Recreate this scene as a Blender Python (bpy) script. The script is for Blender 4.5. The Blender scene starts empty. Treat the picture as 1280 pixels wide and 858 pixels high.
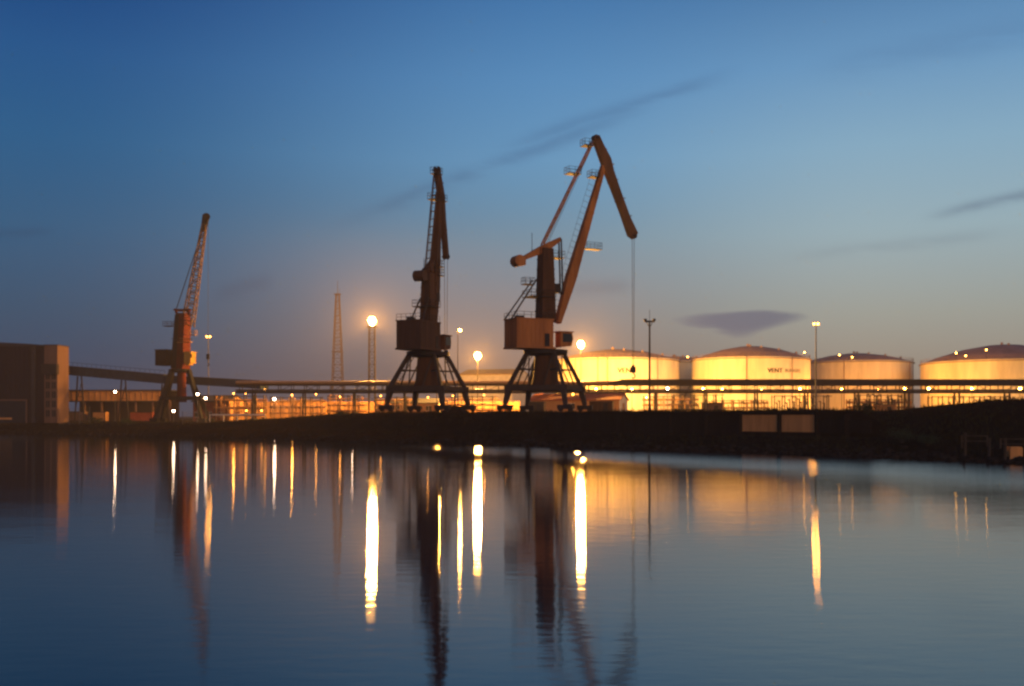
import bpy, math, random
from mathutils import Vector, noise
random.seed(7)
S = bpy.context.scene
COL = S.collection
F, CU, HV, HC = 1244.4, 640.0, 520.0, 4.5     # focal length (px), picture centre, horizon row, eye height
R = math.radians

def at(u, v, Y):
    return Vector(((u - CU) * Y / F, Y, HC + (HV - v) * Y / F))

# ------------------------------------------------------------------ mesh builder
class MB:
    def __init__(s): s.v = []; s.f = []
    def add(s, vs, fs):
        b = len(s.v); s.v += [Vector(p) for p in vs]; s.f += [tuple(b + i for i in f) for f in fs]; return s
    def box(s, c, d, rz=0.0):
        c = Vector(c); ca, sa = math.cos(rz), math.sin(rz); vs = []
        for z in (-.5, .5):
            for x, y in ((-.5, -.5), (.5, -.5), (.5, .5), (-.5, .5)):
                X, Y = x * d[0], y * d[1]
                vs.append((c.x + X * ca - Y * sa, c.y + X * sa + Y * ca, c.z + z * d[2]))
        return s.add(vs, [(0, 3, 2, 1), (4, 5, 6, 7), (0, 1, 5, 4), (1, 2, 6, 5), (2, 3, 7, 6), (3, 0, 4, 7)])
    def beam(s, p, q, a, b=None, lat=None):
        # a=(lateral width, in-plane depth) at p, b at q
        p, q = Vector(p), Vector(q)
        if not isinstance(a, tuple): a = (a, a)
        b = b or a
        if not isinstance(b, tuple): b = (b, b)
        d = (q - p).normalized()
        if lat is None:
            lat = Vector((0, 0, 1)).cross(d)
            if lat.length < 1e-3: lat = Vector((1, 0, 0))
        lat = Vector(lat); lat = (lat - d * lat.dot(d)).normalized(); up = d.cross(lat)
        vs = []
        for c, w in ((p, a), (q, b)):
            for x, y in ((-.5, -.5), (.5, -.5), (.5, .5), (-.5, .5)):
                vs.append(c + lat * (x * w[0]) + up * (y * w[1]))
        return s.add(vs, [(0, 3, 2, 1), (4, 5, 6, 7), (0, 1, 5, 4), (1, 2, 6, 5), (2, 3, 7, 6), (3, 0, 4, 7)])
    def tube(s, p, q, r, r2=None, n=10):
        p, q = Vector(p), Vector(q); r2 = r if r2 is None else r2
        d = (q - p).normalized(); a = d.orthogonal().normalized(); b = d.cross(a); vs = []
        for c, rr in ((p, r), (q, r2)):
            for i in range(n):
                t = 2 * math.pi * i / n; vs.append(c + a * (rr * math.cos(t)) + b * (rr * math.sin(t)))
        return s.add(vs, [(i, (i + 1) % n, n + (i + 1) % n, n + i) for i in range(n)] + [tuple(range(n - 1, -1, -1)), tuple(range(n, 2 * n))])
    def path(s, pts, r, n=6):
        for i in range(len(pts) - 1): s.tube(pts[i], pts[i + 1], r, n=n)
        return s
    def lathe(s, c, prof, n=32):
        c = Vector(c); vs = []; fs = []; m = len(prof)
        for r, z in prof:
            for i in range(n):
                t = 2 * math.pi * i / n; vs.append((c.x + r * math.cos(t), c.y + r * math.sin(t), c.z + z))
        for j in range(m - 1):
            for i in range(n):
                fs.append((j * n + i, j * n + (i + 1) % n, (j + 1) * n + (i + 1) % n, (j + 1) * n + i))
        fs.append(tuple(range(n - 1, -1, -1))); fs.append(tuple((m - 1) * n + i for i in range(n)))
        return s.add(vs, fs)
    def ball(s, c, r, n=12, m=7, sq=(1, 1, 1)):
        c = Vector(c); vs = [c + Vector((0, 0, -r * sq[2]))]; fs = []
        for j in range(1, m):
            ph = -math.pi / 2 + math.pi * j / m
            for i in range(n):
                t = 2 * math.pi * i / n
                vs.append(c + Vector((r * sq[0] * math.cos(ph) * math.cos(t), r * sq[1] * math.cos(ph) * math.sin(t), r * sq[2] * math.sin(ph))))
        vs.append(c + Vector((0, 0, r * sq[2]))); L = len(vs) - 1
        for i in range(n):
            fs.append((0, 1 + (i + 1) % n, 1 + i)); fs.append((L, L - n + i, L - n + (i + 1) % n))
        for j in range(m - 2):
            for i in range(n):
                a = 1 + j * n; fs.append((a + i, a + (i + 1) % n, a + n + (i + 1) % n, a + n + i))
        return s.add(vs, fs)
    def prism(s, pts, off):
        off = Vector(off); n = len(pts); P = [Vector(p) for p in pts]
        return s.add([p - off for p in P] + [p + off for p in P],
                     [tuple(range(n)), tuple(range(2 * n - 1, n - 1, -1))] + [(i, n + i, n + (i + 1) % n, (i + 1) % n) for i in range(n)])
    def lattice(s, p, q, w0, w1, bays, rc, rd, lat):
        # four-chord lattice between p and q
        p, q = Vector(p), Vector(q); d = (q - p).normalized(); lat = Vector(lat); lat = (lat - d * lat.dot(d)).normalized(); up = d.cross(lat)
        def ring(k):
            t = k / bays; c = p.lerp(q, t); w = w0 + (w1 - w0) * t
            return [c + lat * (x * w / 2) + up * (y * w / 2) for x, y in ((-1, -1), (1, -1), (1, 1), (-1, 1))]
        a = ring(0); e = ring(bays)
        for i in range(4): s.tube(a[i], e[i], rc, n=6)
        for k in range(bays):
            r0, r1 = ring(k), ring(k + 1)
            for i in range(4):
                j = (i + 1) % 4
                if k % 2: s.tube(r0[i], r1[j], rd, n=4)
                else: s.tube(r0[j], r1[i], rd, n=4)
                s.tube(r1[i], r1[j], rd, n=4)
        return s

def wloc(o):
    v = Vector((0, 0, 0))
    while o is not None: v += o.location; o = o.parent
    return v
def obj(name, mb, mat, parent=None, smooth=True, loc=None):
    me = bpy.data.meshes.new(name)
    base = wloc(parent) if parent is not None else (Vector(loc) if loc is not None else Vector((0, 0, 0)))
    me.from_pydata([tuple(p - base) for p in mb.v], [], mb.f); me.validate(); me.update()
    import bmesh
    bm = bmesh.new(); bm.from_mesh(me); bmesh.ops.recalc_face_normals(bm, faces=bm.faces); bm.to_mesh(me); bm.free()
    if smooth:
        for p in me.polygons: p.use_smooth = True
        me.set_sharp_from_angle(angle=R(35))
    me.materials.append(mat)
    o = bpy.data.objects.new(name, me); COL.objects.link(o)
    if parent is not None: o.parent = parent
    else: o.location = base
    return o
def tag(o, label=None, cat=None, group=None, kind=None):
    if label: o['label'] = label
    if cat: o['category'] = cat
    if group: o['group'] = group
    if kind: o['kind'] = kind
    return o
def thing(name, loc, label, cat, group=None):
    o = bpy.data.objects.new(name, None); COL.objects.link(o); o.location = loc; o.empty_display_size = .5
    return tag(o, label, cat, group)
def copy_tree(o, parent=None):
    c = o.copy(); COL.objects.link(c); c.parent = parent
    for ch in list(o.children): copy_tree(ch, c)
    return c

# ------------------------------------------------------------------ materials
def nodes(m):
    m.use_nodes = True; nt = m.node_tree; nt.nodes.clear(); return nt
def mat(name, col, rough=.75, var=.35, scale=.8, metal=0.0, col2=None, streak=False, bump=.15):
    m = bpy.data.materials.new(name); nt = nodes(m); N = nt.nodes; L = nt.links
    out = N.new('ShaderNodeOutputMaterial'); b = N.new('ShaderNodeBsdfPrincipled'); L.new(b.outputs[0], out.inputs[0])
    tc = N.new('ShaderNodeTexCoord'); mp = N.new('ShaderNodeMapping'); L.new(tc.outputs['Object'], mp.inputs[0])
    mp.inputs['Scale'].default_value = (scale, scale, scale * (.15 if streak else 1))
    n = N.new('ShaderNodeTexNoise'); n.inputs['Scale'].default_value = 1; n.inputs['Detail'].default_value = 7; n.inputs['Roughness'].default_value = .65
    L.new(mp.outputs[0], n.inputs['Vector'])
    r = N.new('ShaderNodeValToRGB'); L.new(n.outputs[0], r.inputs[0])
    c2 = col2 or tuple(c * (1 - var) for c in col); c3 = tuple(min(1, c * (1 + var * .4)) for c in col)
    r.color_ramp.elements[0].position = .33; r.color_ramp.elements[0].color = (*c2, 1)
    r.color_ramp.elements[1].position = .66; r.color_ramp.elements[1].color = (*c3, 1)
    L.new(r.outputs[0], b.inputs['Base Color']); b.inputs['Specular IOR Level'].default_value = 0.0 if rough >= .85 else .05 if rough >= .6 else .3; b.inputs['Roughness'].default_value = rough; b.inputs['Metallic'].default_value = metal
    if bump:
        n2 = N.new('ShaderNodeTexNoise'); n2.inputs['Scale'].default_value = scale * 6; n2.inputs['Detail'].default_value = 4; L.new(tc.outputs['Object'], n2.inputs['Vector'])
        bp = N.new('ShaderNodeBump'); bp.inputs['Strength'].default_value = bump; bp.inputs['Distance'].default_value = .1
        L.new(n2.outputs[0], bp.inputs['Height']); L.new(bp.outputs[0], b.inputs['Normal'])
    return m
def glow(name, col, strength):
    m = bpy.data.materials.new(name); nt = nodes(m)
    out = nt.nodes.new('ShaderNodeOutputMaterial'); e = nt.nodes.new('ShaderNodeEmission')
    m.cycles.emission_sampling = 'NONE'
    e.inputs[0].default_value = (*col, 1); e.inputs[1].default_value = strength
    nt.links.new(e.outputs[0], out.inputs[0]); return m

M = {}
M['orange_steel'] = mat('orange_steel', (.42, .165, .045), .6, .35, .7, col2=(.24, .09, .03), streak=True)  # paint pushed to orange to carry the warm light on the crane
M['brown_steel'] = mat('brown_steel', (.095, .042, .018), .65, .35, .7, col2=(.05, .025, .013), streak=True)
M['fly_steel_dim'] = mat('fly_steel_dim', (.16, .075, .032), .65, .35, .7, col2=(.09, .045, .02), streak=True)  # orange crane steel, darkened where lamp light weakens higher up
M['portal_steel'] = mat('portal_steel', (.055, .042, .032), .65, .35, .7, col2=(.05, .036, .028), streak=True)
M['red_steel'] = mat('red_steel', (.075, .014, .011), .75, .3, .7, streak=True)
M['yellow_steel'] = mat('yellow_steel', (.36, .21, .05), .75, .3, .7, streak=True)
M['dark_steel'] = mat('dark_steel', (.034, .029, .027), .6, .3, .9)
M['grey_steel'] = mat('grey_steel', (.09, .082, .075), .5, .3, .9)
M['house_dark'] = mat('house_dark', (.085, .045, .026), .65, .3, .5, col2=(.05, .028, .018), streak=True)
M['house_panel'] = mat('house_panel', (.44, .175, .055), .6, .3, .5, col2=(.28, .11, .04), streak=True)  # orange of the warm light put into the house paint
M['tank_paint'] = mat('tank_paint', (.76, .68, .46), .5, .34, .16, streak=True, bump=.05)
M['tank_roof'] = mat('tank_roof', (.30, .20, .17), .7, .3, .3)
M['tank_ink'] = mat('tank_ink', (.03, .02, .015), .6, .1, 1, bump=0)
M['lattice_tan'] = mat('lattice_tan', (.13, .085, .05), .7, .3, .9)
M['black_steel'] = mat('black_steel', (.012, .012, .013), .65, .3, .9)
M['mast_steel'] = mat('mast_steel', (.028, .022, .018), .7, .3, .9)
M['mast_red'] = mat('mast_red', (.035, .02, .017), .7, .3, .5)
M['rust_red'] = mat('rust_red', (.30, .075, .04), .7, .3, .5)
M['plaster'] = mat('plaster', (.62, .55, .45), .8, .2, .4)
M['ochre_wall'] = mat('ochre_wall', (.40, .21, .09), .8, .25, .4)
M['clad_wall'] = mat('clad_wall', (.018, .015, .022), .7, .3, .2, streak=True)
M['clad_pale'] = mat('clad_pale', (.15, .09, .065), .7, .25, .3, streak=True)
M['roof_dark'] = mat('roof_dark', (.045, .045, .05), .7, .3, .3)
M['gallery_skylit'] = mat('gallery_skylit', (.03, .05, .075), .7, .3, .3)  # blue of the sky light put into the gallery colour
M['pipe_pale'] = mat('pipe_pale', (.36, .21, .10), .5, .2, .5)
M['concrete'] = mat('concrete', (.58, .30, .11), .9, .35, .6, streak=True, bump=.3)  # orange light on the wall panels mixed into the concrete colour
M['concrete_dark'] = mat('concrete_dark', (.020, .015, .011), .9, .4, .6, streak=True, bump=.3)
M['black_glass'] = mat('black_glass', (.015, .017, .02), .15, .2, 1, bump=0)
M['wood'] = mat('wood', (.07, .055, .04), .85, .4, 1.5, streak=True)
M['rope'] = mat('rope', (.05, .05, .05), .6, .2, 1, bump=0)
SOD = (1.0, .36, .05); YEL = (1.0, .44, .075); WHT = (1.0, .66, .40); ORG = (1.0, .36, .05)

# ------------------------------------------------------------------ sky (world)
W = bpy.data.worlds.new('World'); S.world = W; W.use_nodes = True
nt = W.node_tree; nt.nodes.clear(); N = nt.nodes; L = nt.links
def sl(c): return tuple(((x / 255) / 12.92 if x / 255 <= .04045 else ((x / 255 + .055) / 1.055) ** 2.4) for x in c)
def mth(op, a, b=None, c=None, clamp=False):
    n = N.new('ShaderNodeMath'); n.operation = op; n.use_clamp = clamp
    for i, x in enumerate((a, b, c)):
        if x is None: continue
        if isinstance(x, (int, float)): n.inputs[i].default_value = x
        else: L.new(x, n.inputs[i])
    return n.outputs[0]
def mrange(x, a, b, c=0.0, d=1.0, interp='SMOOTHSTEP'):
    n = N.new('ShaderNodeMapRange'); n.interpolation_type = interp
    L.new(x, n.inputs[0]); n.inputs[1].default_value = a; n.inputs[2].default_value = b; n.inputs[3].default_value = c; n.inputs[4].default_value = d
    return n.outputs[0]
def cmix(fac, a, b, blend='MIX'):
    n = N.new('ShaderNodeMix'); n.data_type = 'RGBA'; n.blend_type = blend
    if isinstance(fac, (int, float)): n.inputs[0].default_value = fac
    else: L.new(fac, n.inputs[0])
    for s, x in ((6, a), (7, b)):
        if isinstance(x, tuple): n.inputs[s].default_value = (*x, 1)
        else: L.new(x, n.inputs[s])
    return n.outputs[2]
tc = N.new('ShaderNodeTexCoord'); sp = N.new('ShaderNodeSeparateXYZ'); L.new(tc.outputs['Generated'], sp.inputs[0])
dx, dy, dz = sp.outputs
hyp = mth('SQRT', mth('ADD', mth('MULTIPLY', dx, dx), mth('MULTIPLY', dy, dy)))
saz = mth('DIVIDE', dx, mth('MAXIMUM', hyp, 1e-4))
el = mrange(dz, 0.0, .6, interp='LINEAR')
def ramp(stops):
    n = N.new('ShaderNodeValToRGB'); L.new(el, n.inputs[0]); e = n.color_ramp.elements
    n.color_ramp.interpolation = 'EASE'; n.color_ramp.interpolation = 'LINEAR'
    while len(e) < len(stops): e.new(.5)
    for i, (p, c) in enumerate(sorted(stops)): e[i].position = p / .6; e[i].color = (*sl(c), 1)
    return n.outputs[0]
EL = (0, .040, .096, .174, .249, .320, .386, .60)
rl = ramp(list(zip(EL, [(42, 66, 92), (40, 70, 100), (40, 82, 114), (40, 94, 134), (36, 96, 144), (32, 88, 144), (16, 69, 131), (16, 48, 100)])))
rc = ramp(list(zip(EL, [(112, 100, 98), (106, 106, 110), (104, 124, 138), (103, 144, 168), (106, 157, 197), (91, 145, 194), (70, 124, 178), (38, 76, 132)])))
rr = ramp(list(zip(EL, [(170, 140, 120), (164, 152, 136), (163, 168, 160), (156, 182, 192), (139, 178, 203), (110, 158, 200), (80, 128, 176), (40, 80, 135)])))
sky = cmix(mrange(saz, -.44, .08), rl, rc); sky = cmix(mrange(saz, 0.0, .36), sky, rr)
nis = N.new('ShaderNodeTexSky'); nis.sky_type = 'NISHITA'; nis.sun_disc = False
SUN_EL, SUN_AZ = 3.0, 165.0      # after-glow, swung behind the camera as an added warm fill (azimuth measured from the view, clockwise)
nis.sun_elevation = R(SUN_EL); nis.sun_rotation = R(SUN_AZ); nis.air_density = 1.2; nis.dust_density = 2.0; nis.ozone_density = 2.0
nsc = cmix(1.0, nis.outputs[0], (.05, .05, .05), 'MULTIPLY')
sky = cmix(.08, sky, nsc)
# thin clouds, far off, given by direction
A = mth('DIVIDE', dx, mth('MAXIMUM', dy, 1e-3)); B = mth('DIVIDE', dz, mth('MAXIMUM', dy, 1e-3)); front = mth('GREATER_THAN', dy, .05)
cv = N.new('ShaderNodeCombineXYZ'); L.new(mth('MULTIPLY', A, 9), cv.inputs[0]); L.new(mth('MULTIPLY', B, 34), cv.inputs[1])
nz = N.new('ShaderNodeTexNoise'); nz.inputs['Scale'].default_value = 1.0; nz.inputs['Detail'].default_value = 5; nz.inputs['Roughness'].default_value = .6; L.new(cv.outputs[0], nz.inputs['Vector'])
nv = mth('SUBTRACT', nz.outputs[0], .5)
def streak(a0, b0, a1, b1, w, amp, wob=.02):
    k = (b1 - b0) / (a1 - a0)
    ln = mth('ADD', mth('MULTIPLY', mth('SUBTRACT', A, a0), k), b0)
    d = mth('ADD', mth('SUBTRACT', B, ln), mth('MULTIPLY', nv, wob))
    q = mth('DIVIDE', d, w); g = mth('EXPONENT', mth('MULTIPLY', mth('MULTIPLY', q, q), -1))
    e = (a1 - a0) * .3
    win = mth('MULTIPLY', mrange(A, a0, a0 + e), mrange(A, a1, a1 - e))
    dens = mrange(nz.outputs[0], .18, .55)
    return mth('MULTIPLY', mth('MULTIPLY', mth('MULTIPLY', g, win), amp), mth('MULTIPLY', dens, front))
def px(u, v): return ((u - CU) / F, (HV - v) / F)
clouds = None
for (u0, v0, u1, v1, w, amp, wob) in ((395, 291, 850, 118, .0080, .42, .016), (600, 192, 945, 82, .0070, .36, .018), (1140, 276, 1420, 212, .0060, .65, .006),
                                      (960, 325, 1300, 286, .006, .22, .010), (700, 362, 800, 356, .008, .30, .01), (260, 372, 350, 348, .008, .30, .015),
                                      (-60, 296, 80, 288, .005, .28, .01), (980, 95, 1420, 10, .016, .22, .03)):
    s = streak(*px(u0, v0), *px(u1, v1), w, amp, wob); clouds = s if clouds is None else mth('MAXIMUM', clouds, s)
sky = cmix(mth('MINIMUM', clouds, 1), sky, cmix(1.0, sky, (.50, .50, .58), 'MULTIPLY'))
ca, cb = px(926, 399)      # the flat-topped dark cloud
bb = mth('ADD', mth('SUBTRACT', B, cb), mth('MULTIPLY', nv, .012))
wA = mrange(bb, -.017, .002, .024, .062)
ra = mth('DIVIDE', mth('ADD', mth('SUBTRACT', A, ca), mth('MULTIPLY', nv, .05)), wA)
rb = mth('DIVIDE', bb, mrange(bb, -.002, .002, .019, .0075))
rad = mth('ADD', mth('MULTIPLY', ra, ra), mth('MULTIPLY', rb, rb))
cl = mth('MULTIPLY', mrange(rad, 1.3, .15, 0, .95), front)
sky = cmix(cl, sky, cmix(.80, sky, (.10, .125, .195)))
sky = cmix(mrange(dz, -.004, -.03), sky, (.02, .02, .022))
bg = N.new('ShaderNodeBackground'); L.new(sky, bg.inputs[0]); bg.inputs[1].default_value = 1.0
wo = N.new('ShaderNodeOutputWorld'); L.new(bg.outputs[0], wo.inputs[0])

sun = bpy.data.lights.new('sun', 'SUN'); sun.energy = .95; sun.angle = R(25); sun.color = (1.0, .48, .18)
so = bpy.data.objects.new('sun', sun); COL.objects.link(so)
az = R(SUN_AZ); e_ = R(8.0)
sd = Vector((math.sin(az) * math.cos(e_), math.cos(az) * math.cos(e_), math.sin(e_)))
so.rotation_euler = sd.to_track_quat('Z', 'Y').to_euler(); so.location = (60, -60, 80)

# ------------------------------------------------------------------ shore, terrain, water
SH = [(-1050, 860), (-450, 462), (-200, 293), (-125, 243), (-88, 218), (-50, 191), (-24, 168), (0, 148), (17, 131), (30, 117), (39, 105), (47, 92), (57, 70), (66, 40), (72, 0), (76, -60), (80, -300)]
SH = [Vector(p) for p in SH]
def catmull(P, n):
    o = []
    for i in range(len(P) - 1):
        a = P[max(i - 1, 0)]; b = P[i]; c = P[i + 1]; d = P[min(i + 2, len(P) - 1)]
        m = n if 2 <= i <= 13 else 6
        for k in range(m):
            t = k / m
            o.append(.5 * ((2 * b) + (c - a) * t + (2 * a - 5 * b + 4 * c - d) * t * t + (3 * b - a - 3 * c + d) * t ** 3))
    o.append(P[-1]); return o
SP = catmull(SH, 22)
def sdist(x, y):      # distance inland of the shore line (negative over the water)
    p = Vector((x, y)); best = 1e9; sg = 1
    for i in range(len(SP) - 1):
        a, b = SP[i], SP[i + 1]; ab = b - a; t = max(0, min(1, (p - a).dot(ab) / ab.length_squared)); q = a + ab * t
        d = (p - q).length
        if d < best: best = d; sg = 1 if ab.cross(p - a) > 0 else -1
    return best * sg
def sstep(a, b, x):
    t = max(0, min(1, (x - a) / (b - a))); return t * t * (3 - 2 * t)
def plateau(x, y):
    t = x / max(y, 20) if y > 0 else x / 20
    z = 2.9 + 2.2 * sstep(-.33, -.12, t)
    z += 1.25 * sstep(.36, .50, t) * (1 - sstep(60, 160, sdist_fast(x, y)))
    return z
def sdist_fast(x, y): return sdist(x, y) if abs(x) < 220 and -80 < y < 420 else 400
def height(x, y, d=None):
    d = sdist(x, y) if d is None else d
    pz = plateau(x, y); t = x / max(y, 20)
    wallk = sstep(.03, .06, t) * (1 - sstep(.34, .40, t))
    low = min(pz, 1.9)
    if d < 0: z = d * .35
    elif d < 9: z = low * (d / 9) ** .8
    else:
        soft = low + (pz - low) * sstep(9, 22 if t > .36 else 17, d); hard = low if d < 10 else pz
        z = soft * (1 - wallk) + (low + (pz - low) * sstep(10.6, 11.0, d)) * wallk
    if d > 1:
        k = min(1, d / 6) * (1 - wallk * .6)
        z += k * (.28 * noise.noise(Vector((x * .12, y * .12, 3))) + .12 * noise.noise(Vector((x * .45, y * .45, 9))))
        if d > 120: z = pz - .4
    return z
tm = MB()
DS = [-8, -3, -1, 0, .7, 1.5, 3, 4.5, 6, 7.5, 9, 10, 10.6, 10.8, 11.0, 12, 13.5, 15, 17, 19, 22, 26, 31, 38, 48, 62, 80, 105, 140, 200, 320, 600, 1000]
rows = []
for i, p in enumerate(SP):
    a = SP[max(i - 2, 0)]; b = SP[min(i + 2, len(SP) - 1)]; tg = (b - a).normalized(); nrm = Vector((-tg.y, tg.x))
    row = []
    for d in DS:
        q = p + nrm * d
        if 0 <= d < 9: q = q + nrm * (.5 * noise.noise(Vector((p.x * .2, p.y * .2, 1))))
        row.append(len(tm.v)); tm.v.append(Vector((q.x, q.y, height(q.x, q.y, d))))
    rows.append(row)
for i in range(len(rows) - 1):
    for j in range(len(DS) - 1):
        tm.f.append((rows[i][j], rows[i + 1][j], rows[i + 1][j + 1], rows[i][j + 1]))
M['soil'] = mat('soil', (.022, .012, .006), .95, .5, .25, col2=(.011, .008, .004), bump=.6)
tag(obj('ground', tm, M['soil']), kind='structure')

def axis(lo, hi, step, far):
    v = [lo + i * step for i in range(int((hi - lo) / step) + 1)]
    s = step
    while v[-1] < far[1]: s *= 1.6; v.append(v[-1] + s)
    s = step
    while v[0] > far[0]: s *= 1.6; v.insert(0, v[0] - s)
    return v
XS = axis(-130, 70, 3.0, (-1400, 1300)); YS = axis(10, 250, 3.0, (-350, 1300))
wm = MB(); att = []
for y in YS:
    for x in XS:
        wm.v.append(Vector((x, y, 0)))
        if -200 < x < 120 and -60 < y < 330:
            d = -sdist(x, y)
            wd = 6 + 32 * sstep(-60, 25, x) + 4 * noise.noise(Vector((x * .05, y * .05, 0)))
            att.append((1 - sstep(wd * .55, wd, d)) * (.25 + .75 * sstep(-30, 12, x)))
        else: att.append(0.0)
nx = len(XS)
for j in range(len(YS) - 1):
    for i in range(nx - 1): wm.f.append((j * nx + i, j * nx + i + 1, (j + 1) * nx + i + 1, (j + 1) * nx + i))
mw = bpy.data.materials.new('water'); nt2 = nodes(mw); N2 = nt2.nodes; L2 = nt2.links
out = N2.new('ShaderNodeOutputMaterial'); b = N2.new('ShaderNodeBsdfAnisotropic'); b.distribution = 'BECKMANN'; b.inputs['Anisotropy'].default_value = .55
tg_ = N2.new('ShaderNodeCombineXYZ'); tg_.inputs[0].default_value = 1.0; L2.new(tg_.outputs[0], b.inputs['Tangent'])
b.inputs['Color'].default_value = (1, 1, 1, 1)
df = N2.new('ShaderNodeBsdfDiffuse'); df.inputs['Color'].default_value = (.006, .022, .030, 1); fr_ = N2.new('ShaderNodeFresnel'); fr_.inputs['IOR'].default_value = 1.56
mx = N2.new('ShaderNodeMixShader'); L2.new(fr_.outputs[0], mx.inputs[0]); L2.new(df.outputs[0], mx.inputs[1]); L2.new(b.outputs[0], mx.inputs[2]); L2.new(mx.outputs[0], out.inputs[0])
at_ = N2.new('ShaderNodeAttribute'); at_.attribute_name = 'ripple'
mr = N2.new('ShaderNodeMapRange'); L2.new(at_.outputs['Fac'], mr.inputs[0]); mr.inputs[3].default_value = .068; mr.inputs[4].default_value = .15
tc2 = N2.new('ShaderNodeTexCoord'); mp = N2.new('ShaderNodeMapping'); L2.new(tc2.outputs['Object'], mp.inputs[0]); mp.inputs['Scale'].default_value = (.10, .22, .2)
n1 = N2.new('ShaderNodeTexNoise'); n1.inputs['Scale'].default_value = 1; n1.inputs['Detail'].default_value = 3; L2.new(mp.outputs[0], n1.inputs['Vector'])
mp2 = N2.new('ShaderNodeMapping'); L2.new(tc2.outputs['Object'], mp2.inputs[0]); mp2.inputs['Scale'].default_value = (.9, 2.2, 1)
n2 = N2.new('ShaderNodeTexNoise'); n2.inputs['Scale'].default_value = 1; n2.inputs['Detail'].default_value = 2; L2.new(mp2.outputs[0], n2.inputs['Vector'])
b1 = N2.new('ShaderNodeBump'); b1.inputs['Strength'].default_value = 1; b1.inputs['Distance'].default_value = .006; L2.new(n2.outputs[0], b1.inputs['Height'])
b2 = N2.new('ShaderNodeBump'); b2.inputs['Strength'].default_value = 1; b2.inputs['Distance'].default_value = .014; L2.new(n1.outputs[0], b2.inputs['Height']); L2.new(b1.outputs[0], b2.inputs['Normal'])
L2.new(b2.outputs[0], b.inputs['Normal']); L2.new(b2.outputs[0], fr_.inputs['Normal'])
n3 = N2.new('ShaderNodeTexNoise'); n3.inputs['Scale'].default_value = .6; n3.inputs['Detail'].default_value = 3; L2.new(mp.outputs[0], n3.inputs['Vector'])
ad = N2.new('ShaderNodeMath'); ad.operation = 'MULTIPLY_ADD'; L2.new(n3.outputs[0], ad.inputs[0]); ad.inputs[1].default_value = .025; L2.new(mr.outputs[0], ad.inputs[2]); L2.new(ad.outputs[0], b.inputs['Roughness'])
wo_ = obj('water', wm, mw); tag(wo_, kind='structure')
a_ = wo_.data.attributes.new('ripple', 'FLOAT', 'POINT'); a_.data.foreach_set('value', att)

# grass and weeds along the bank: one mass
gm = MB(); M['grass'] = mat('grass', (.03, .028, .010), .9, .5, .3, col2=(.022, .015, .007), bump=0)
inner = [i for i, p in enumerate(SP) if -150 < p.x < 78 and 30 < p.y < 265]
for k in range(9000):
    i = random.choice(inner); p = SP[i].lerp(SP[min(i + 1, len(SP) - 1)], random.random()); a = SP[max(i - 2, 0)]; b_ = SP[min(i + 2, len(SP) - 1)]; tg = (b_ - a).normalized(); nr = Vector((-tg.y, tg.x))
    d = random.choice((random.uniform(1.0, 9.5), random.gauss(15, 3.5), random.gauss(14, 4), random.uniform(11.5, 40)))
    if d < .8: continue
    q = p + nr * d; t = q.x / max(q.y, 20)
    if .03 < t < .39 and 9 < d < 12: continue
    cl_ = .5 + noise.noise(Vector((q.x * .15, q.y * .15, 5)))
    if cl_ < .25: continue
    z = height(q.x, q.y); hgt = random.uniform(.15, .55) * (.5 + cl_) ; an = random.random() * 6.28; w = .05 + .06 * random.random()
    for m in range(3):
        an += 2.1; ex, ey = math.cos(an), math.sin(an); bx_, by_ = q.x + random.gauss(0, .15), q.y + random.gauss(0, .15)
        ln = hgt * random.uniform(.2, .6)
        gm.add([(bx_ - ey * w, by_ + ex * w, z - .08), (bx_ + ey * w, by_ - ex * w, z - .08), (bx_ + ex * ln, by_ + ey * ln, z + hgt * random.uniform(.7, 1.1))], [(0, 1, 2)])
tag(obj('grass', gm, M['grass'], smooth=False), 'dark grass and weeds covering the bank above the waterline', 'grass', kind='stuff')

rb = MB()
for k in range(1500):
    i = random.choice(inner); p = SP[i].lerp(SP[min(i + 1, len(SP) - 1)], random.random()); a = SP[max(i - 2, 0)]; b_ = SP[min(i + 2, len(SP) - 1)]; tg = (b_ - a).normalized(); nr = Vector((-tg.y, tg.x))
    d = abs(random.gauss(0, 1.6)) - .3; q = p + nr * d; r = random.uniform(.08, .34) * random.uniform(.6, 1.4); c0 = Vector((q.x, q.y, height(q.x, q.y, d) + r * .25)); n0 = len(rb.v)
    rb.ball(c0, r, 6, 4, (1.2, 1, .75))
    for j in range(n0, len(rb.v)): rb.v[j] += (rb.v[j] - c0) * (.45 * noise.noise(rb.v[j] * 4.0))
M['stone'] = mat('stone', (.03, .025, .02), .9, .5, 1.2, col2=(.014, .011, .009))
tag(obj('rubble', rb, M['stone'], smooth=False), 'dark rubble stones scattered along the waterline of the bank', 'rubble', kind='stuff')

# ------------------------------------------------------------------ portal cranes
PSI = R(-21.5)
def platform(parent, c, dx_, dy_, rz, mtl=None):
    o = obj('platform', MB().box(c, (dx_, dy_, .12), rz), mtl or M['dark_steel'], parent)
    r = MB(); ca, sa = math.cos(rz), math.sin(rz); c = Vector(c)
    P = [c + Vector((x * ca - y * sa, x * sa + y * ca, .06)) for x, y in ((-dx_ / 2, -dy_ / 2), (dx_ / 2, -dy_ / 2), (dx_ / 2, dy_ / 2), (-dx_ / 2, dy_ / 2))]
    for i in range(4):
        q = P[(i + 1) % 4]
        for h in (.55, 1.05): r.tube(P[i] + Vector((0, 0, h)), q + Vector((0, 0, h)), .035, n=5)
        r.tube(P[i], P[i] + Vector((0, 0, 1.05)), .04, n=5); m = (P[i] + q) / 2; r.tube(m, m + Vector((0, 0, 1.05)), .035, n=5)
    obj('railing', r, mtl or M['dark_steel'], o); return o

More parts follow.
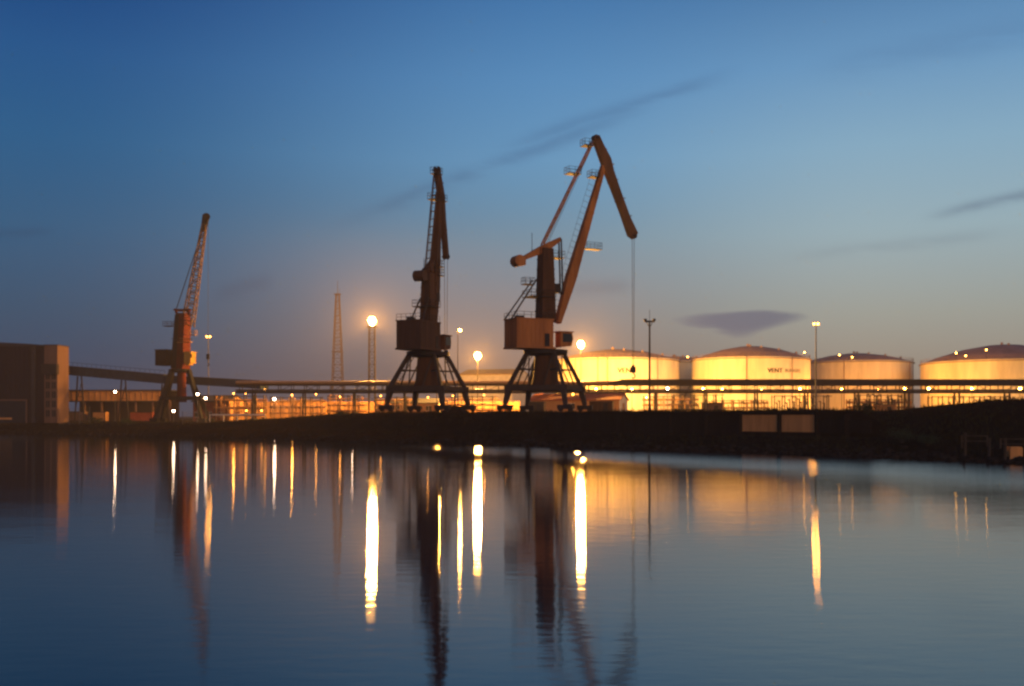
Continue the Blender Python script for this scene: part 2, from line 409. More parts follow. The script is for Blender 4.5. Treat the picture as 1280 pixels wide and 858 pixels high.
def portal_crane(u0, Y, zb, slew, label, K, steel, panel):
    X0 = (u0 - CU) * Y / F; base = Vector((X0, Y, zb)); th = R(slew); c, sn = math.cos(th), math.sin(th)
    dv = Vector((c, sn, 0)); lv = Vector((-sn, c, 0))
    def pp(u, v):
        k = u - CU; s = (k * Y - F * X0) / (F * c - k * sn); y = Y + s * sn
        return Vector((X0 + s * c, y, HC + (HV - v) * y / F))
    def loc(s, t, z): return base + dv * s + lv * t + Vector((0, 0, z))
    t = thing('portal_crane', base, label, 'crane', 'portal cranes on the quay')
    cp, spn = math.cos(PSI), math.sin(PSI)
    def rp(x, y, z): return base + Vector((x * cp - y * spn, x * spn + y * cp, z))
    st = M['portal_steel']
    for sx, sy in ((-1, -1), (1, -1), (1, 1), (-1, 1)):
        lg = MB().beam(rp(2.5 * sx, 2.5 * sy, 9.6), rp(4.7 * sx, 4.7 * sy, 4.2), (.42, .5), (.55, .75), lat=(cp, spn, 0))
        lg.beam(rp(4.7 * sx, 4.7 * sy, 3.6), rp(5.2 * sx, 5.2 * sy, 1.1), (.85, .95), (.6, .7), lat=(cp, spn, 0))
        l_ = obj('portal_leg', lg, st, t)
        bg_ = MB().box(rp(5.2 * sx, 5.2 * sy, .75), (2.6, .8, .7), PSI)
        for k in (-.8, .8):
            w = rp(5.2 * sx + k, 5.2 * sy, .38); a_x = Vector((-spn, cp, 0)) * .22; bg_.tube(w - a_x, w + a_x, .38, n=14)
        obj('bogie', bg_, M['dark_steel'], l_)
    sb = MB()
    for s1 in (-1, 1):
        sb.beam(rp(-5.4, 4.7 * s1, 3.9), rp(5.4, 4.7 * s1, 3.9), (.7, .9)); sb.beam(rp(4.7 * s1, -4.2, 3.9), rp(4.7 * s1, 4.2, 3.9), (.6, .8))
        sb.beam(rp(-4.2, -4.2 * s1, 3.95), rp(-.5, -.5 * s1, 3.95), (.5, .6)); sb.beam(rp(4.2, 4.2 * s1, 3.95), rp(.5, .5 * s1, 3.95), (.5, .6))
    obj('sill_beam', sb, st, t)
    rg = MB().lathe(base + Vector((0, 0, 9.3)), [(2.3, 0), (3.6, .25), (3.7, .9), (2.2, .95)], 20)
    obj('slewing_ring', rg, M['dark_steel'], t)
    cm = MB().lathe(base + Vector((0, 0, 3.4)), [(2.6, 0), (2.6, .7), (2.1, 2.2), (1.8, 6.0), (1.75, 7.2)], 20)
    obj('column', cm, M['brown_steel'], t)
    for sx, sy in ((-1, -1), (1, -1), (1, 1), (-1, 1)): obj('brace', MB().beam(rp(3.6 * sx, 3.6 * sy, 7.0), rp(1.3 * sx, 1.3 * sy, 7.0), .28), st, t)
    for sx, sy in ((0, -1), (0, 1), (-1, 0), (1, 0)):
        for q in (-1, 1):
            a_ = rp((sx or q * .85) * 2.4, (sy or q * .85) * 2.4, 9.4); b_ = rp((sx or q * .28) * 4.6, (sy or q * .28) * 4.6, 4.3); obj('strut', MB().beam(a_, b_, .2), st, t)
    br = MB()
    for k in range(14): # access stair from the sill up to the ring
        f = k / 13; p = rp(-4.0 + 2.4 * f, -4.3 + 1.7 * f, 4.5 + 5.0 * f); br.box(p, (.8, .3, .06), PSI)
    br.beam(rp(-4.4, -4.3, 4.5), rp(-2.0, -2.6, 9.5), .12); br.beam(rp(-3.6, -4.3, 4.5), rp(-1.2, -2.6, 9.5), .12)
    obj('access_stair', br, st, t)
    # machinery house
    hz0, hz1 = 10.65, 15.05
    mh = MB().box(loc(-3.15, 0, (hz0 + hz1) / 2), (6.7, 4.6, hz1 - hz0), th)
    mh.box(loc(-3.15, 0, hz0 - .18), (7.0, 4.9, .3), th); mh.box(loc(-3.15, 0, hz1 + .08), (6.95, 4.85, .16), th)
    for k in range(9): mh.box(loc(-6.2 + k * .77, -2.33, (hz0 + hz1) / 2), (.07, .05, hz1 - hz0 - .3), th)
    for k in range(6): mh.box(loc(-6.53, -2.0 + k * .8, (hz0 + hz1) / 2), (.05, .07, hz1 - hz0 - .3), th)
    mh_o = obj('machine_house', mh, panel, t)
    obj('door', MB().box(loc(-1.0, -2.34, hz0 + 1.1), (.9, .06, 2.1), th), M['dark_steel'], mh_o)
    obj('roof_vent', MB().box(loc(-4.6, .6, hz1 + .45), (1.3, 1.0, .6), th), M['dark_steel'], mh_o)
    rl_ = MB()
    for s1, t1, s2, t2 in ((-6.5, -2.3, 0, -2.3), (-6.5, 2.3, -6.5, -2.3)):
        for h in (.5, 1.0): rl_.tube(loc(s1, t1, hz1 + .16 + h), loc(s2, t2, hz1 + .16 + h), .035, n=5)
        for k in range(6): rl_.tube(loc(s1 + (s2 - s1) * k / 5, t1 + (t2 - t1) * k / 5, hz1 + .1), loc(s1 + (s2 - s1) * k / 5, t1 + (t2 - t1) * k / 5, hz1 + 1.16), .04, n=5)
    obj('railing', rl_, M['dark_steel'], mh_o)
    cb_ = MB().prism([loc(1.5, -1.5, 10.6), loc(3.6, -1.5, 10.9), loc(3.9, -1.5, 12.1), loc(3.7, -1.5, 13.1), loc(1.5, -1.5, 13.1)], lv * .9)
    cb_.box(loc(2.5, -1.5, 13.2), (2.9, 2.2, .14), th)
    co = obj('operator_cab', cb_, steel, t)
    wmb = MB().prism([loc(1.9, -2.415, 11.5), loc(3.6, -2.415, 11.5), loc(3.7, -2.415, 12.1), loc(3.55, -2.415, 12.9), loc(1.9, -2.415, 12.9)], lv * .02)
    wmb.prism([loc(3.78, -2.2, 11.3), loc(3.92, -2.2, 12.1), loc(3.92, -.8, 12.1), loc(3.78, -.8, 11.3)], dv * .02)
    obj('window', wmb, M['black_glass'], co)
    # tower
    top = K['tower_top']; zt = pp(*top).z - zb
    tw = MB(); n0, n1 = K['tw']
    P0 = [loc(x * n0, y * n0, hz1 - .2) for x, y in ((-1, -1), (1, -1), (1, 1), (-1, 1))]; P1 = [loc(x * n1, y * n1, zt) for x, y in ((-1, -1), (1, -1), (1, 1), (-1, 1))]
    tw.add(P0 + P1, [(0, 3, 2, 1), (4, 5, 6, 7), (0, 1, 5, 4), (1, 2, 6, 5), (2, 3, 7, 6), (3, 0, 4, 7)])
    for k in range(1, 7):
        f = k / 7; w = (n0 + (n1 - n0) * f) * 2 + .14; tw.box(loc(0, 0, hz1 + (zt - hz1) * f), (w, w, .16), th)
    obj('tower', tw, M['brown_steel'], t)
    ld = MB()
    for s1 in (-.25, .25): ld.tube(loc(-1.75 , s1 - .6, hz1), loc(-1.4, s1 - .6, zt), .05, n=5)
    for k in range(30):
        f = k / 29; ld.tube(loc(-1.75 + .35 * f, -.85, hz1 + (zt - hz1) * f), loc(-1.75 + .35 * f, -.35, hz1 + (zt - hz1) * f), .03, n=4)
    obj('ladder', ld, M['dark_steel'], t)
    for (u, v, a_, b_) in K['platforms']: platform(t, pp(u, v), a_, b_, th)
    obj('winch_box', MB().box(pp(*K['winch']), (1.0, 1.4, 1.5), th), M['dark_steel'], t)
    # jib
    fo, he = pp(*K['jib_foot']), pp(*K['jib_head'])
    mid = fo.lerp(he, .28)
    jb = MB().beam(fo, mid, (1.2, .8), (1.25, 1.65), lat=lv); jb.beam(mid, he, (1.25, 1.65), (.8, .75), lat=lv)
    dj = (he - fo).normalized()
    for k in range(1, 10):
        f = k / 10; w = (1.25 - .45 * max(0, (f - .28) / .72)); dd = 1.65 - .9 * max(0, (f - .28) / .72) if f > .28 else .8 + .85 * f / .28
        q = fo.lerp(he, f); jb.beam(q - dj * .07, q + dj * .07, (w + .1, dd + .1), lat=lv)
    jo = obj('jib', jb, steel, t)
    jw = MB(); upj = lv.cross(dj); upj = upj if upj.z > 0 else -upj
    for k in range(25):
        q = fo.lerp(he, .06 + .88 * k / 24) + upj * (.45 + .3 * (1 - abs(k / 24 - .25))) + lv * .45; jw.tube(q, q + upj * 1.0, .03, n=4)
    qa, qb = fo.lerp(he, .06) + upj * 1.7 + lv * .45, fo.lerp(he, .94) + upj * 1.55 + lv * .45; jw.tube(qa, qb, .03, n=4)
    obj('handrail', jw, M['dark_steel'], jo)
    hl = MB()
    for k in (-.3, .3): hl.tube(loc(0, k, zt + .3), pp(*K['sheaves'][0]) + lv * k, .045, n=4); hl.tube(pp(*K['sheaves'][0]) + lv * k, pp(*K['sheaves'][-1]) + lv * k + upj * .3, .04, n=4)
    obj('hoist_line', hl, M['rope'], t)
    fj = MB().prism([pp(*p) for p in K['fly']], lv * .45)
    for p in K['fly_ribs']: fj.beam(pp(*p[0]), pp(*p[1]), (1.0, .14), lat=lv)
    fo_ = obj('fly_jib', fj, M['fly_steel_dim'] if steel is M['orange_steel'] else steel, t)
    for p in K['sheaves']:
        q = pp(*p); sh = MB()
        for k in (-.35, .35): sh.tube(q + lv * (k - .1), q + lv * (k + .1), .55, n=16)
        sh.tube(q - lv * .75, q + lv * .75, .16, n=8)
        obj('sheave', sh, M['dark_steel'], fo_)
    # stay rods, lever and counterweight
    a1, a2 = pp(*K['stay'][0]), pp(*K['stay'][1])
    sr = MB()
    for k in (-.45, .45): sr.beam(a1 + lv * k, a2 + lv * k, (.16, .26), lat=lv)
    for k in range(1, 12): q = a1.lerp(a2, k / 12); sr.beam(q - lv * .5, q + lv * .5, .14)
    obj('stay', sr, steel, t)
    w0, pv, tip = pp(*K['lever'][0]), pp(*K['lever'][1]), pp(*K['lever'][2])
    lm = MB()
    lm.beam(w0, pv, (.8, .5), (1.1, 1.3), lat=lv); lm.beam(pv, tip, (1.1, 1.3), (.8, .6), lat=lv)
    lm.tube(pv - lv * .95, pv + lv * .95, .45, n=12)
    lo = obj('counterweight_lever', lm, steel, t)
    cw = MB().tube(w0 - lv * .95, w0 + lv * .95, .92, n=18); cw.box(w0 + dv * .35, (1.5, 1.7, 1.35), th)
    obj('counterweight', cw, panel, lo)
    lr = MB(); e = pp(*K['rod_end'])
    for k in (-.4, .4): lr.beam(tip + lv * k, e + lv * k, .2)
    obj('luffing_rod', lr, M['dark_steel'], t)
    bs = MB(); b0, b1_ = pp(*K['backstay'][0]), pp(*K['backstay'][1])
    for k in (-1.3, 1.3): bs.beam(b0 + lv * k, b1_ + lv * (k * .6), .2)
    obj('backstay', bs, M['portal_steel'], t)
    an = pp(*K['antenna']); obj('lightning_rod', MB().tube(an, an + Vector((0, 0, 2.6)), .05, n=5).tube(an + Vector((0, 0, -1.2)), an, .07, n=5), M['dark_steel'], t)
    # hoist rope and hook
    r0 = pp(*K['sheaves'][-1]); zr = pp(K['sheaves'][-1][0], K['hook']).z; rm = MB()
    for k in (-.32, .32): rm.tube(r0 + lv * k, Vector((r0.x, r0.y, zr)) + lv * k * .6, .045, n=5)
    obj('hoist_rope', rm, M['rope'], t)
    q = Vector((r0.x, r0.y, zr)); hk = MB().box(q + Vector((0, 0, -.5)), (.5, .9, 1.0), th); hk.box(q + Vector((0, 0, .1)), (.3, .6, .4), th)
    pts = [q + Vector((0, 0, -1.0)) + dv * (.38 * math.sin(a)) + Vector((0, 0, -.55 - .38 * (1 - math.cos(a)) + .38)) for a in [x * .45 for x in range(0, 10)]]
    hk.tube(q + Vector((0, 0, -.9)), pts[0], .1, n=6).path(pts, .1)
    obj('hook_block', hk, M['dark_steel'], t)
    return t
K_right = dict(tw=(1.3, .98), tower_top=(680, 311), platforms=[(674, 372, 4.6, 3.2), (694, 323, 2.6, 2.0), (660, 356, 1.8, 1.4), (740.5, 312, 3.0, 1.4), (742, 222, 1.6, 1.6), (716, 218, 2.4, 1.6), (734, 183, 1.8, 1.6)],
    winch=(694.5, 361), jib_foot=(697, 404), jib_head=(754, 208),
    fly=[(741, 174), (743, 169.5), (748, 170), (753, 181), (762.5, 199), (766, 214), (775.5, 242), (786, 271), (796, 292), (791, 299), (785.5, 295), (776, 267), (765, 238), (755, 213), (748, 193)],
    fly_ribs=[((748, 193), (757, 187)), ((753, 207), (766, 206)), ((761, 229), (771, 225)), ((770, 252), (780, 248)), ((779, 275), (788, 270))],
    sheaves=[(744, 173), (791.5, 295)], stay=[(678, 306), (741, 177)], lever=[(647, 326.5), (680, 311), (700, 299)], rod_end=(702, 368),
    backstay=[(635, 399), (668, 350)], antenna=(665, 311), hook=459)
K_centre = dict(tw=(1.05, .8), tower_top=(536, 342), platforms=[(533, 384, 3.4, 3.6), (546, 334, 1.8, 2.0), (546, 345, 1.8, 2.0), (542.5, 250, 1.7, 1.6), (545.5, 218, 1.7, 1.5), (551.5, 252, 1.5, 1.6)],
    winch=(544, 372), jib_foot=(541.5, 405), jib_head=(548.5, 246),
    fly=[(545, 216), (545.5, 211), (548, 211), (549.5, 222), (553, 242), (553.8, 252), (555, 275), (557, 300), (558.5, 319), (557.3, 324), (556, 321), (554.5, 300), (552, 272), (549.5, 250), (547, 232)],
    fly_ribs=[((547, 232), (551.5, 229)), ((549.5, 250), (553.6, 248)), ((551.5, 270), (554.6, 268)), ((553.4, 290), (556.2, 288))],
    sheaves=[(546.3, 212.5), (557.4, 321)], stay=[(534.5, 333), (545.4, 216)], lever=[(525, 345), (535, 338), (541, 326)], rod_end=(543.5, 372),
    backstay=[(518, 409), (531, 372)], antenna=(530, 342), hook=440)
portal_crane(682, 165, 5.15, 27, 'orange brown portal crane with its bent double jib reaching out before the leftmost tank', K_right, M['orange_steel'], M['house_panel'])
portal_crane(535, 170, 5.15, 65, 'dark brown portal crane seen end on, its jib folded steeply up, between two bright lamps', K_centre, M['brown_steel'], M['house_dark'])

# ------------------------------------------------------------------ left lattice crane
def lattice_crane():
    u0, Y, zb = 224, 245, 3.1; X0 = (u0 - CU) * Y / F; base = Vector((X0, Y, zb))
    t = thing('lattice_jib_crane', base, 'red and yellow dockside crane with a slender lattice jib, beside the sloping conveyor gallery', 'crane')
    P = lambda u, v, dy=0: at(u, v, Y + dy)
    for (ut, ub, dy) in ((214, 193, -4), (236, 252, -4), (216, 203, 5), (234, 262, 5)):
        a, b_ = P(ut, 463, dy * .5), P(ub, 524, dy); lg = obj('portal_leg', MB().beam(a, b_, (.9, .9), (.8, .8)), M['black_steel'], t)
        obj('bogie', MB().box(b_ + Vector((0, 0, -.3)), (2.4, .8, .9), PSI).box(b_ + Vector((-.6, 0, -.6)), (.7, .5, .6), PSI).box(b_ + Vector((.6, 0, -.6)), (.7, .5, .6), PSI), M['black_steel'], lg)
    sb = MB(); q = [P(201, 498, -4), P(249, 498, -4), P(256, 498, 5), P(207, 498, 5)]
    for i in range(4): sb.beam(q[i], q[(i + 1) % 4], (.7, .9))
    obj('sill_beam', sb, M['black_steel'], t)
    obj('slewing_ring', MB().lathe(P(224.5, 466), [(1.5, 0), (2.6, .2), (2.6, .8), (1.4, 1.0)], 20), M['black_steel'], t)
    obj('column', MB().lathe(P(227, 503), [(1.25, 0), (1.1, 3.0), (1.05, 8.0)], 16), M['red_steel'], t)
    th = R(-18)
    # tower: shaded left side laid on as a dark plate, red and yellow front panels
    z0, z1 = P(0, 463).z, P(0, 392).z; cx = P(226, 0).x
    tw = MB(); 
    def ring(w, z, dx_=0): return [Vector((cx + dx_ + (x * math.cos(th) - y * math.sin(th)) * w, Y + (x * math.sin(th) + y * math.cos(th)) * w, z)) for x, y in ((-1, -1), (1, -1), (1, 1), (-1, 1))]
    a, b_ = ring(1.6, z0), ring(1.25, z1, .6)
    tw.add(a + b_, [(0, 3, 2, 1), (4, 5, 6, 7), (0, 1, 5, 4), (1, 2, 6, 5), (2, 3, 7, 6), (3, 0, 4, 7)])
    for k in range(1, 8):
        f = k / 8; w = 1.6 + (1.25 - 1.6) * f + .1; r_ = ring(w, z0 + (z1 - z0) * f, .6 * f); r2 = [p + Vector((0, 0, .22)) for p in r_]; tw.add(r_ + r2, [(0, 3, 2, 1), (4, 5, 6, 7), (0, 1, 5, 4), (1, 2, 6, 5), (2, 3, 7, 6), (3, 0, 4, 7)])
    obj('tower', tw, M['red_steel'], t)
    pl = MB(); q0, q1 = ring(1.68, z0 + .5), ring(1.37, z1 - .4, .6)
    pl.prism([q0[0], q0[3], q1[3], q1[0]], Vector((-math.cos(th) * .06, -math.sin(th) * .06, 0))); pl.prism([q0[0].lerp(q0[1], .0), q0[0].lerp(q0[1], .45), q1[0].lerp(q1[1], .4), q1[0]], Vector((math.sin(th) * .06, -math.cos(th) * .06, 0)))
    obj('shade_plate', pl, M['black_steel'], t)  # dark plate painting the tower side turned from the light
    ld = MB()
    for dy in (-.3, .3): ld.tube(Vector((cx - 1.75, Y + dy, z0)), Vector((cx - .85, Y + dy, z1)), .05, n=5)
    for k in range(26): f = k / 25; ld.tube(Vector((cx - 1.75 + .9 * f, Y - .3, z0 + (z1 - z0) * f)), Vector((cx - 1.75 + .9 * f, Y + .3, z0 + (z1 - z0) * f)), .03, n=4)
    obj('ladder', ld, M['black_steel'], t)
    for q in (.25, .55, .8): obj('ring_platform', MB().box(Vector((cx + .6 * q, Y, z0 + (z1 - z0) * q)), (4.4 - 1.2 * q, 4.2 - 1.2 * q, .1), th).path([Vector((cx + .6 * q - 1.9 + .4 * q, Y - 1.9, z0 + (z1 - z0) * q + .9)), Vector((cx + .6 * q + 2.0 - .5 * q, Y - 2.2, z0 + (z1 - z0) * q + .9))], .05), M['black_steel'], t)
    obj('head_frame', MB().beam(P(221, 393, -1.2), P(219.5, 386, -1.2), .5).beam(P(236, 393, -1.2), P(236, 386, -1.2), .5).beam(P(221, 393, 1.2), P(219.5, 386, 1.2), .5).beam(P(236, 393, 1.2), P(236, 386, 1.2), .5).beam(P(219, 388), P(237, 388), (2.6, .4)), M['red_steel'], t)
    cab = MB().box(P(237.5, 447.5, -2.2), (1.9, 2.2, 2.7), th).box(P(237.5, 440.4, -2.2), (2.2, 2.5, .2), th).box(P(236.5, 455.5, -2.2), (1.2, 1.6, .5), th)
    co = obj('operator_cab', cab, M['yellow_steel'], t)
    obj('window', MB().box(P(239.2, 445.5, -2.2) + Vector((0, -1.15, 0)), (1.2, .08, 1.0), th), M['black_glass'], co)
    obj('counterweight_house', MB().box(P(207, 448, .5), (3.4, 3.6, 3.7), th).box(P(207, 438, .5), (3.7, 3.9, .2), th), M['black_steel'], t)
    obj('service_walkway', MB().box(P(231, 428, -2.1), (3.8, 1.0, .15), th).path([P(224, 423, -2.6), P(238, 423.5, -2.6)], .06).path([P(224, 425.5, -2.6), P(238, 426, -2.6)], .05), M['yellow_steel'], t)
    platform(t, P(212, 408, -.6), 2.6, 2.0, th); platform(t, P(241, 419, -1.8), 1.8, 1.4, th, M['yellow_steel']) 
    lat = Vector((0, 1, 0))
    tip = P(255.5, 281, 0)
    jb = MB().lattice(P(234.5, 408), tip, 2.5, .95, 18, .17, .09, lat)
    obj('jib', jb, M['lattice_tan'], t)
    obj('jib_head', MB().beam(P(254, 290), P(257.8, 269), (1.0, 1.1), (.9, 1.6), lat=lat).tube(P(258, 271, -.6), P(258, 271, .6), .9, n=14), M['black_steel'], t)
    st = MB()
    for dy in (-.7, .7): st.tube(P(220, 388, dy), P(253.5, 287, dy * .6), .11, n=5)
    obj('stay', st, M['black_steel'], t)
    rp_ = MB()
    for dy in (-.25, .25): rp_.tube(P(260.3, 274, dy), P(260, 443, dy), .045, n=5)
    obj('hoist_rope', rp_, M['rope'], t)
    obj('hook_block', MB().box(P(260, 446), (.7, .5, 1.3)).tube(P(260, 449), P(260, 454), .12, n=6).path([P(260, 454), P(261.5, 455.5), P(261, 457.5), P(259, 457.5)], .11), M['black_steel'], t)
lattice_crane()

# ------------------------------------------------------------------ lamps
def ground_z(x, y): return height(x, y)
LE = {}
def lens_mat(col, I, r):
    k = (col, round(I), r)
    if k not in LE: LE[k] = glow('lamp_glass', col, I / (math.pi * r * r))
    return LE[k]
def lamp_post(u, v, Y, label, col, I, r=.2, heads=1, pole=.12, arm=0.0, group=None, name='lamp_post', lattice=0.0, cat='lamp post', ring=0.0, gl=150):
    head = at(u, v, Y); zb = ground_z(head.x, Y) if abs(head.x) < 210 and Y < 410 else plateau(head.x, Y) - .4
    b0 = Vector((head.x - arm, Y, zb)); t = thing(name, b0, label, cat, group)
    top = Vector((head.x - arm, Y, head.z - (.2 if arm == 0 else -.25) - (3.2 * r if ring else 0)))
    if lattice:
        pm = MB().lattice(b0, top + Vector((0, 0, -.5)), lattice, lattice * .85, 14, .13, .06, (1, 0, 0)); pm.box(top + Vector((0, 0, -.45)), (lattice * 1.6, lattice * 1.6, .14))
    else:
        pm = MB().tube(b0, top + Vector((0, 0, -.15)), pole, pole * .62, n=9); pm.tube(b0, b0 + Vector((0, 0, .6)), pole * 1.7, pole * 1.4, n=9)
    obj('pole', pm, M['mast_steel'] if ring or I > 200 else M['grey_steel'], t)
    if arm: obj('arm', MB().tube(top + Vector((0, 0, -.25)), head + Vector((0, 0, .3)), .06, n=6), M['grey_steel'], t)
    if ring:
        ps = []
        for n_, z_, q_ in ((4, -1.0, .55), (6, 0, 1.0), (4, 1.0, .55)): ps += [head + Vector((ring * q_ * math.cos(6.2832 * k / n_ + .4), ring * q_ * math.sin(6.2832 * k / n_ + .4), z_ * r * 2.15)) for k in range(n_)]  # heads bunched into a ball to imitate the glare core
        rm = MB()
        rm.tube(head + Vector((0, 0, -3.4 * r)), head + Vector((0, 0, 3 * r)), .07, n=6)
        for k in range(4, 10): a_, b_ = ps[k], ps[4 + (k - 3) % 6]; dn_ = Vector((0, 0, -r - .14)); rm.beam(a_ + dn_, b_ + dn_, .12); rm.beam(a_ + dn_, head + dn_, .1)
        for k in (0, 1, 2, 3, 10, 11, 12, 13): q_ = Vector((head.x, head.y, ps[k].z)) + Vector((0, 0, -r - .14)); rm.beam(ps[k] + Vector((0, 0, -r - .14)), q_, .1)
        obj('glare_lamp_ring', rm, M['grey_steel'], t)
    else:
        xs = [0] if heads == 1 else [(-.5 + k / (heads - 1)) * (heads - 1) * (r * 3.4) for k in range(heads)]
        if heads > 1: obj('crossbar', MB().beam(head + Vector((xs[0] - .3, 0, -.1 - r)), head + Vector((xs[-1] + .3, 0, -.1 - r)), .12), M['grey_steel'], t)
        ps = [head + Vector((x, 0, 0)) for x in xs]
    for k, p in enumerate([head] if ring else ps):
        pl = bpy.data.lights.new('lamp_light', 'POINT'); pl.energy = 4 * math.pi * I / (1 if ring else len(ps)); pl.color = col; pl.use_soft_falloff = False; pl.shadow_soft_size = ring * 1.25 + .25 if ring else r * 1.12  # on ring masts the light ball is widened to stand for glare
        po = bpy.data.objects.new('lamp_light', pl); COL.objects.link(po); po.parent = t; po.location = p - b0
    for p in ps:
        hd = obj('lamp_head', MB().lathe(p + Vector((0, 0, r * .75)), [(r * 1.35, 0), (r * 1.3, r * .15), (r * .7, r * .7), (r * .3, r * .85)], 14).tube(p + Vector((r * 1.2, 0, r * .85)), p + Vector((r * 1.2, 0, -r - .1)), .03, n=5).tube(p + Vector((r * 1.25, 0, -r - .1)), p + Vector((0, 0, -r - .1)), .03, n=5), M['dark_steel'], t)
        obj('lamp_glass', MB().ball(p, r, 10, 6), lens_mat(col, gl * math.pi * r * r, r), hd)
    return t
lamp_post(465, 401.5, 264, 'very bright floodlight mast of twin lattice legs, standing left of the dark brown crane', YEL, 24000, .28, heads=14, ring=.72, lattice=1.7, cat='light mast', name='floodlight_mast')
lamp_post(597, 445, 266, 'bright sodium lamp on a thin post, low between the two big portal cranes', YEL, 18000, .26, heads=14, ring=.6, pole=.14, cat='light mast', name='floodlight_mast')
lamp_post(726, 431, 250, 'bright floodlight on a thin post just right of the orange brown crane house', YEL, 23000, .26, heads=14, ring=.6, pole=.1, cat='light mast', name='floodlight_mast')
lamp_post(575, 413, 225, 'slim tall street lamp with a short arm, close right of the dark brown crane', YEL, 420, .26, arm=.5, pole=.11)
lamp_post(546, 433, 262, 'floodlight mast hidden behind the dark brown crane house, seen only by its reflection', YEL, 4000, .2, heads=14, ring=.5, pole=.14, cat='light mast', name='floodlight_mast')
lamp_post(260.5, 421, 275, 'tall pole with two white floodlights, right of the red lattice jib crane', SOD, 50, .24, gl=25, heads=2, pole=.14)
lamp_post(1020, 405, 195, 'tall pole with two lit heads in front of the second right storage tank', SOD, 90, .22, gl=30, heads=2, pole=.17)

# unlit mast with a T head
def t_mast():
    top = at(812, 402, 190); zb = ground_z(top.x, 190); b0 = Vector((top.x, 190, zb))
    t = thing('light_mast', b0, 'tall dark unlit mast with a wide T shaped head in front of the leftmost tank', 'light mast')
    obj('pole', MB().tube(b0, top, .24, .16, n=10).tube(b0, b0 + Vector((0, 0, 1)), .4, .3, n=10), M['dark_steel'], t)
    obj('crossbar', MB().beam(top + Vector((-1.0, 0, 0)), top + Vector((1.0, 0, 0)), (.5, .3)).beam(top + Vector((-.6, 0, -.1)), top + Vector((0, 0, -1.2)), .12).beam(top + Vector((.6, 0, -.1)), top + Vector((0, 0, -1.2)), .12), M['dark_steel'], t)
    for x in (-.85, .85): obj('lamp_head', MB().box(top + Vector((x, -.1, .32)), (.55, .5, .34)), M['dark_steel'], t)
    obj('lightning_rod', MB().tube(top, top + Vector((0, 0, 2.2)), .04, n=5), M['dark_steel'], t)
t_mast()
# red lattice radio tower
def radio_tower():
    Y = 335; b0 = at(422, 513, Y); b0.z = plateau(b0.x, Y) - .4; t = thing('radio_tower', b0, 'slender tapering red brown lattice tower left of the brightest floodlight', 'tower')
    m1 = at(422, 440, Y); m2 = at(422, 368, Y)
    obj('lattice_shaft', MB().lattice(b0, m1, 4.0, 2.7, 10, .16, .08, (1, 0, 0)).lattice(m1, m2, 2.7, 1.1, 16, .15, .08, (1, 0, 0)), M['mast_red'], t)
    obj('platform', MB().box(m2, (2.2, 2.2, .2)).box(m1, (3.6, 3.6, .15)), M['mast_red'], t)
    obj('antenna', MB().tube(m2, at(422, 351, Y), .12, .06, n=6).tube(m2 + Vector((.7, 0, 0)), m2 + Vector((.7, 0, 2)), .05, n=5), M['dark_steel'], t)
radio_tower()

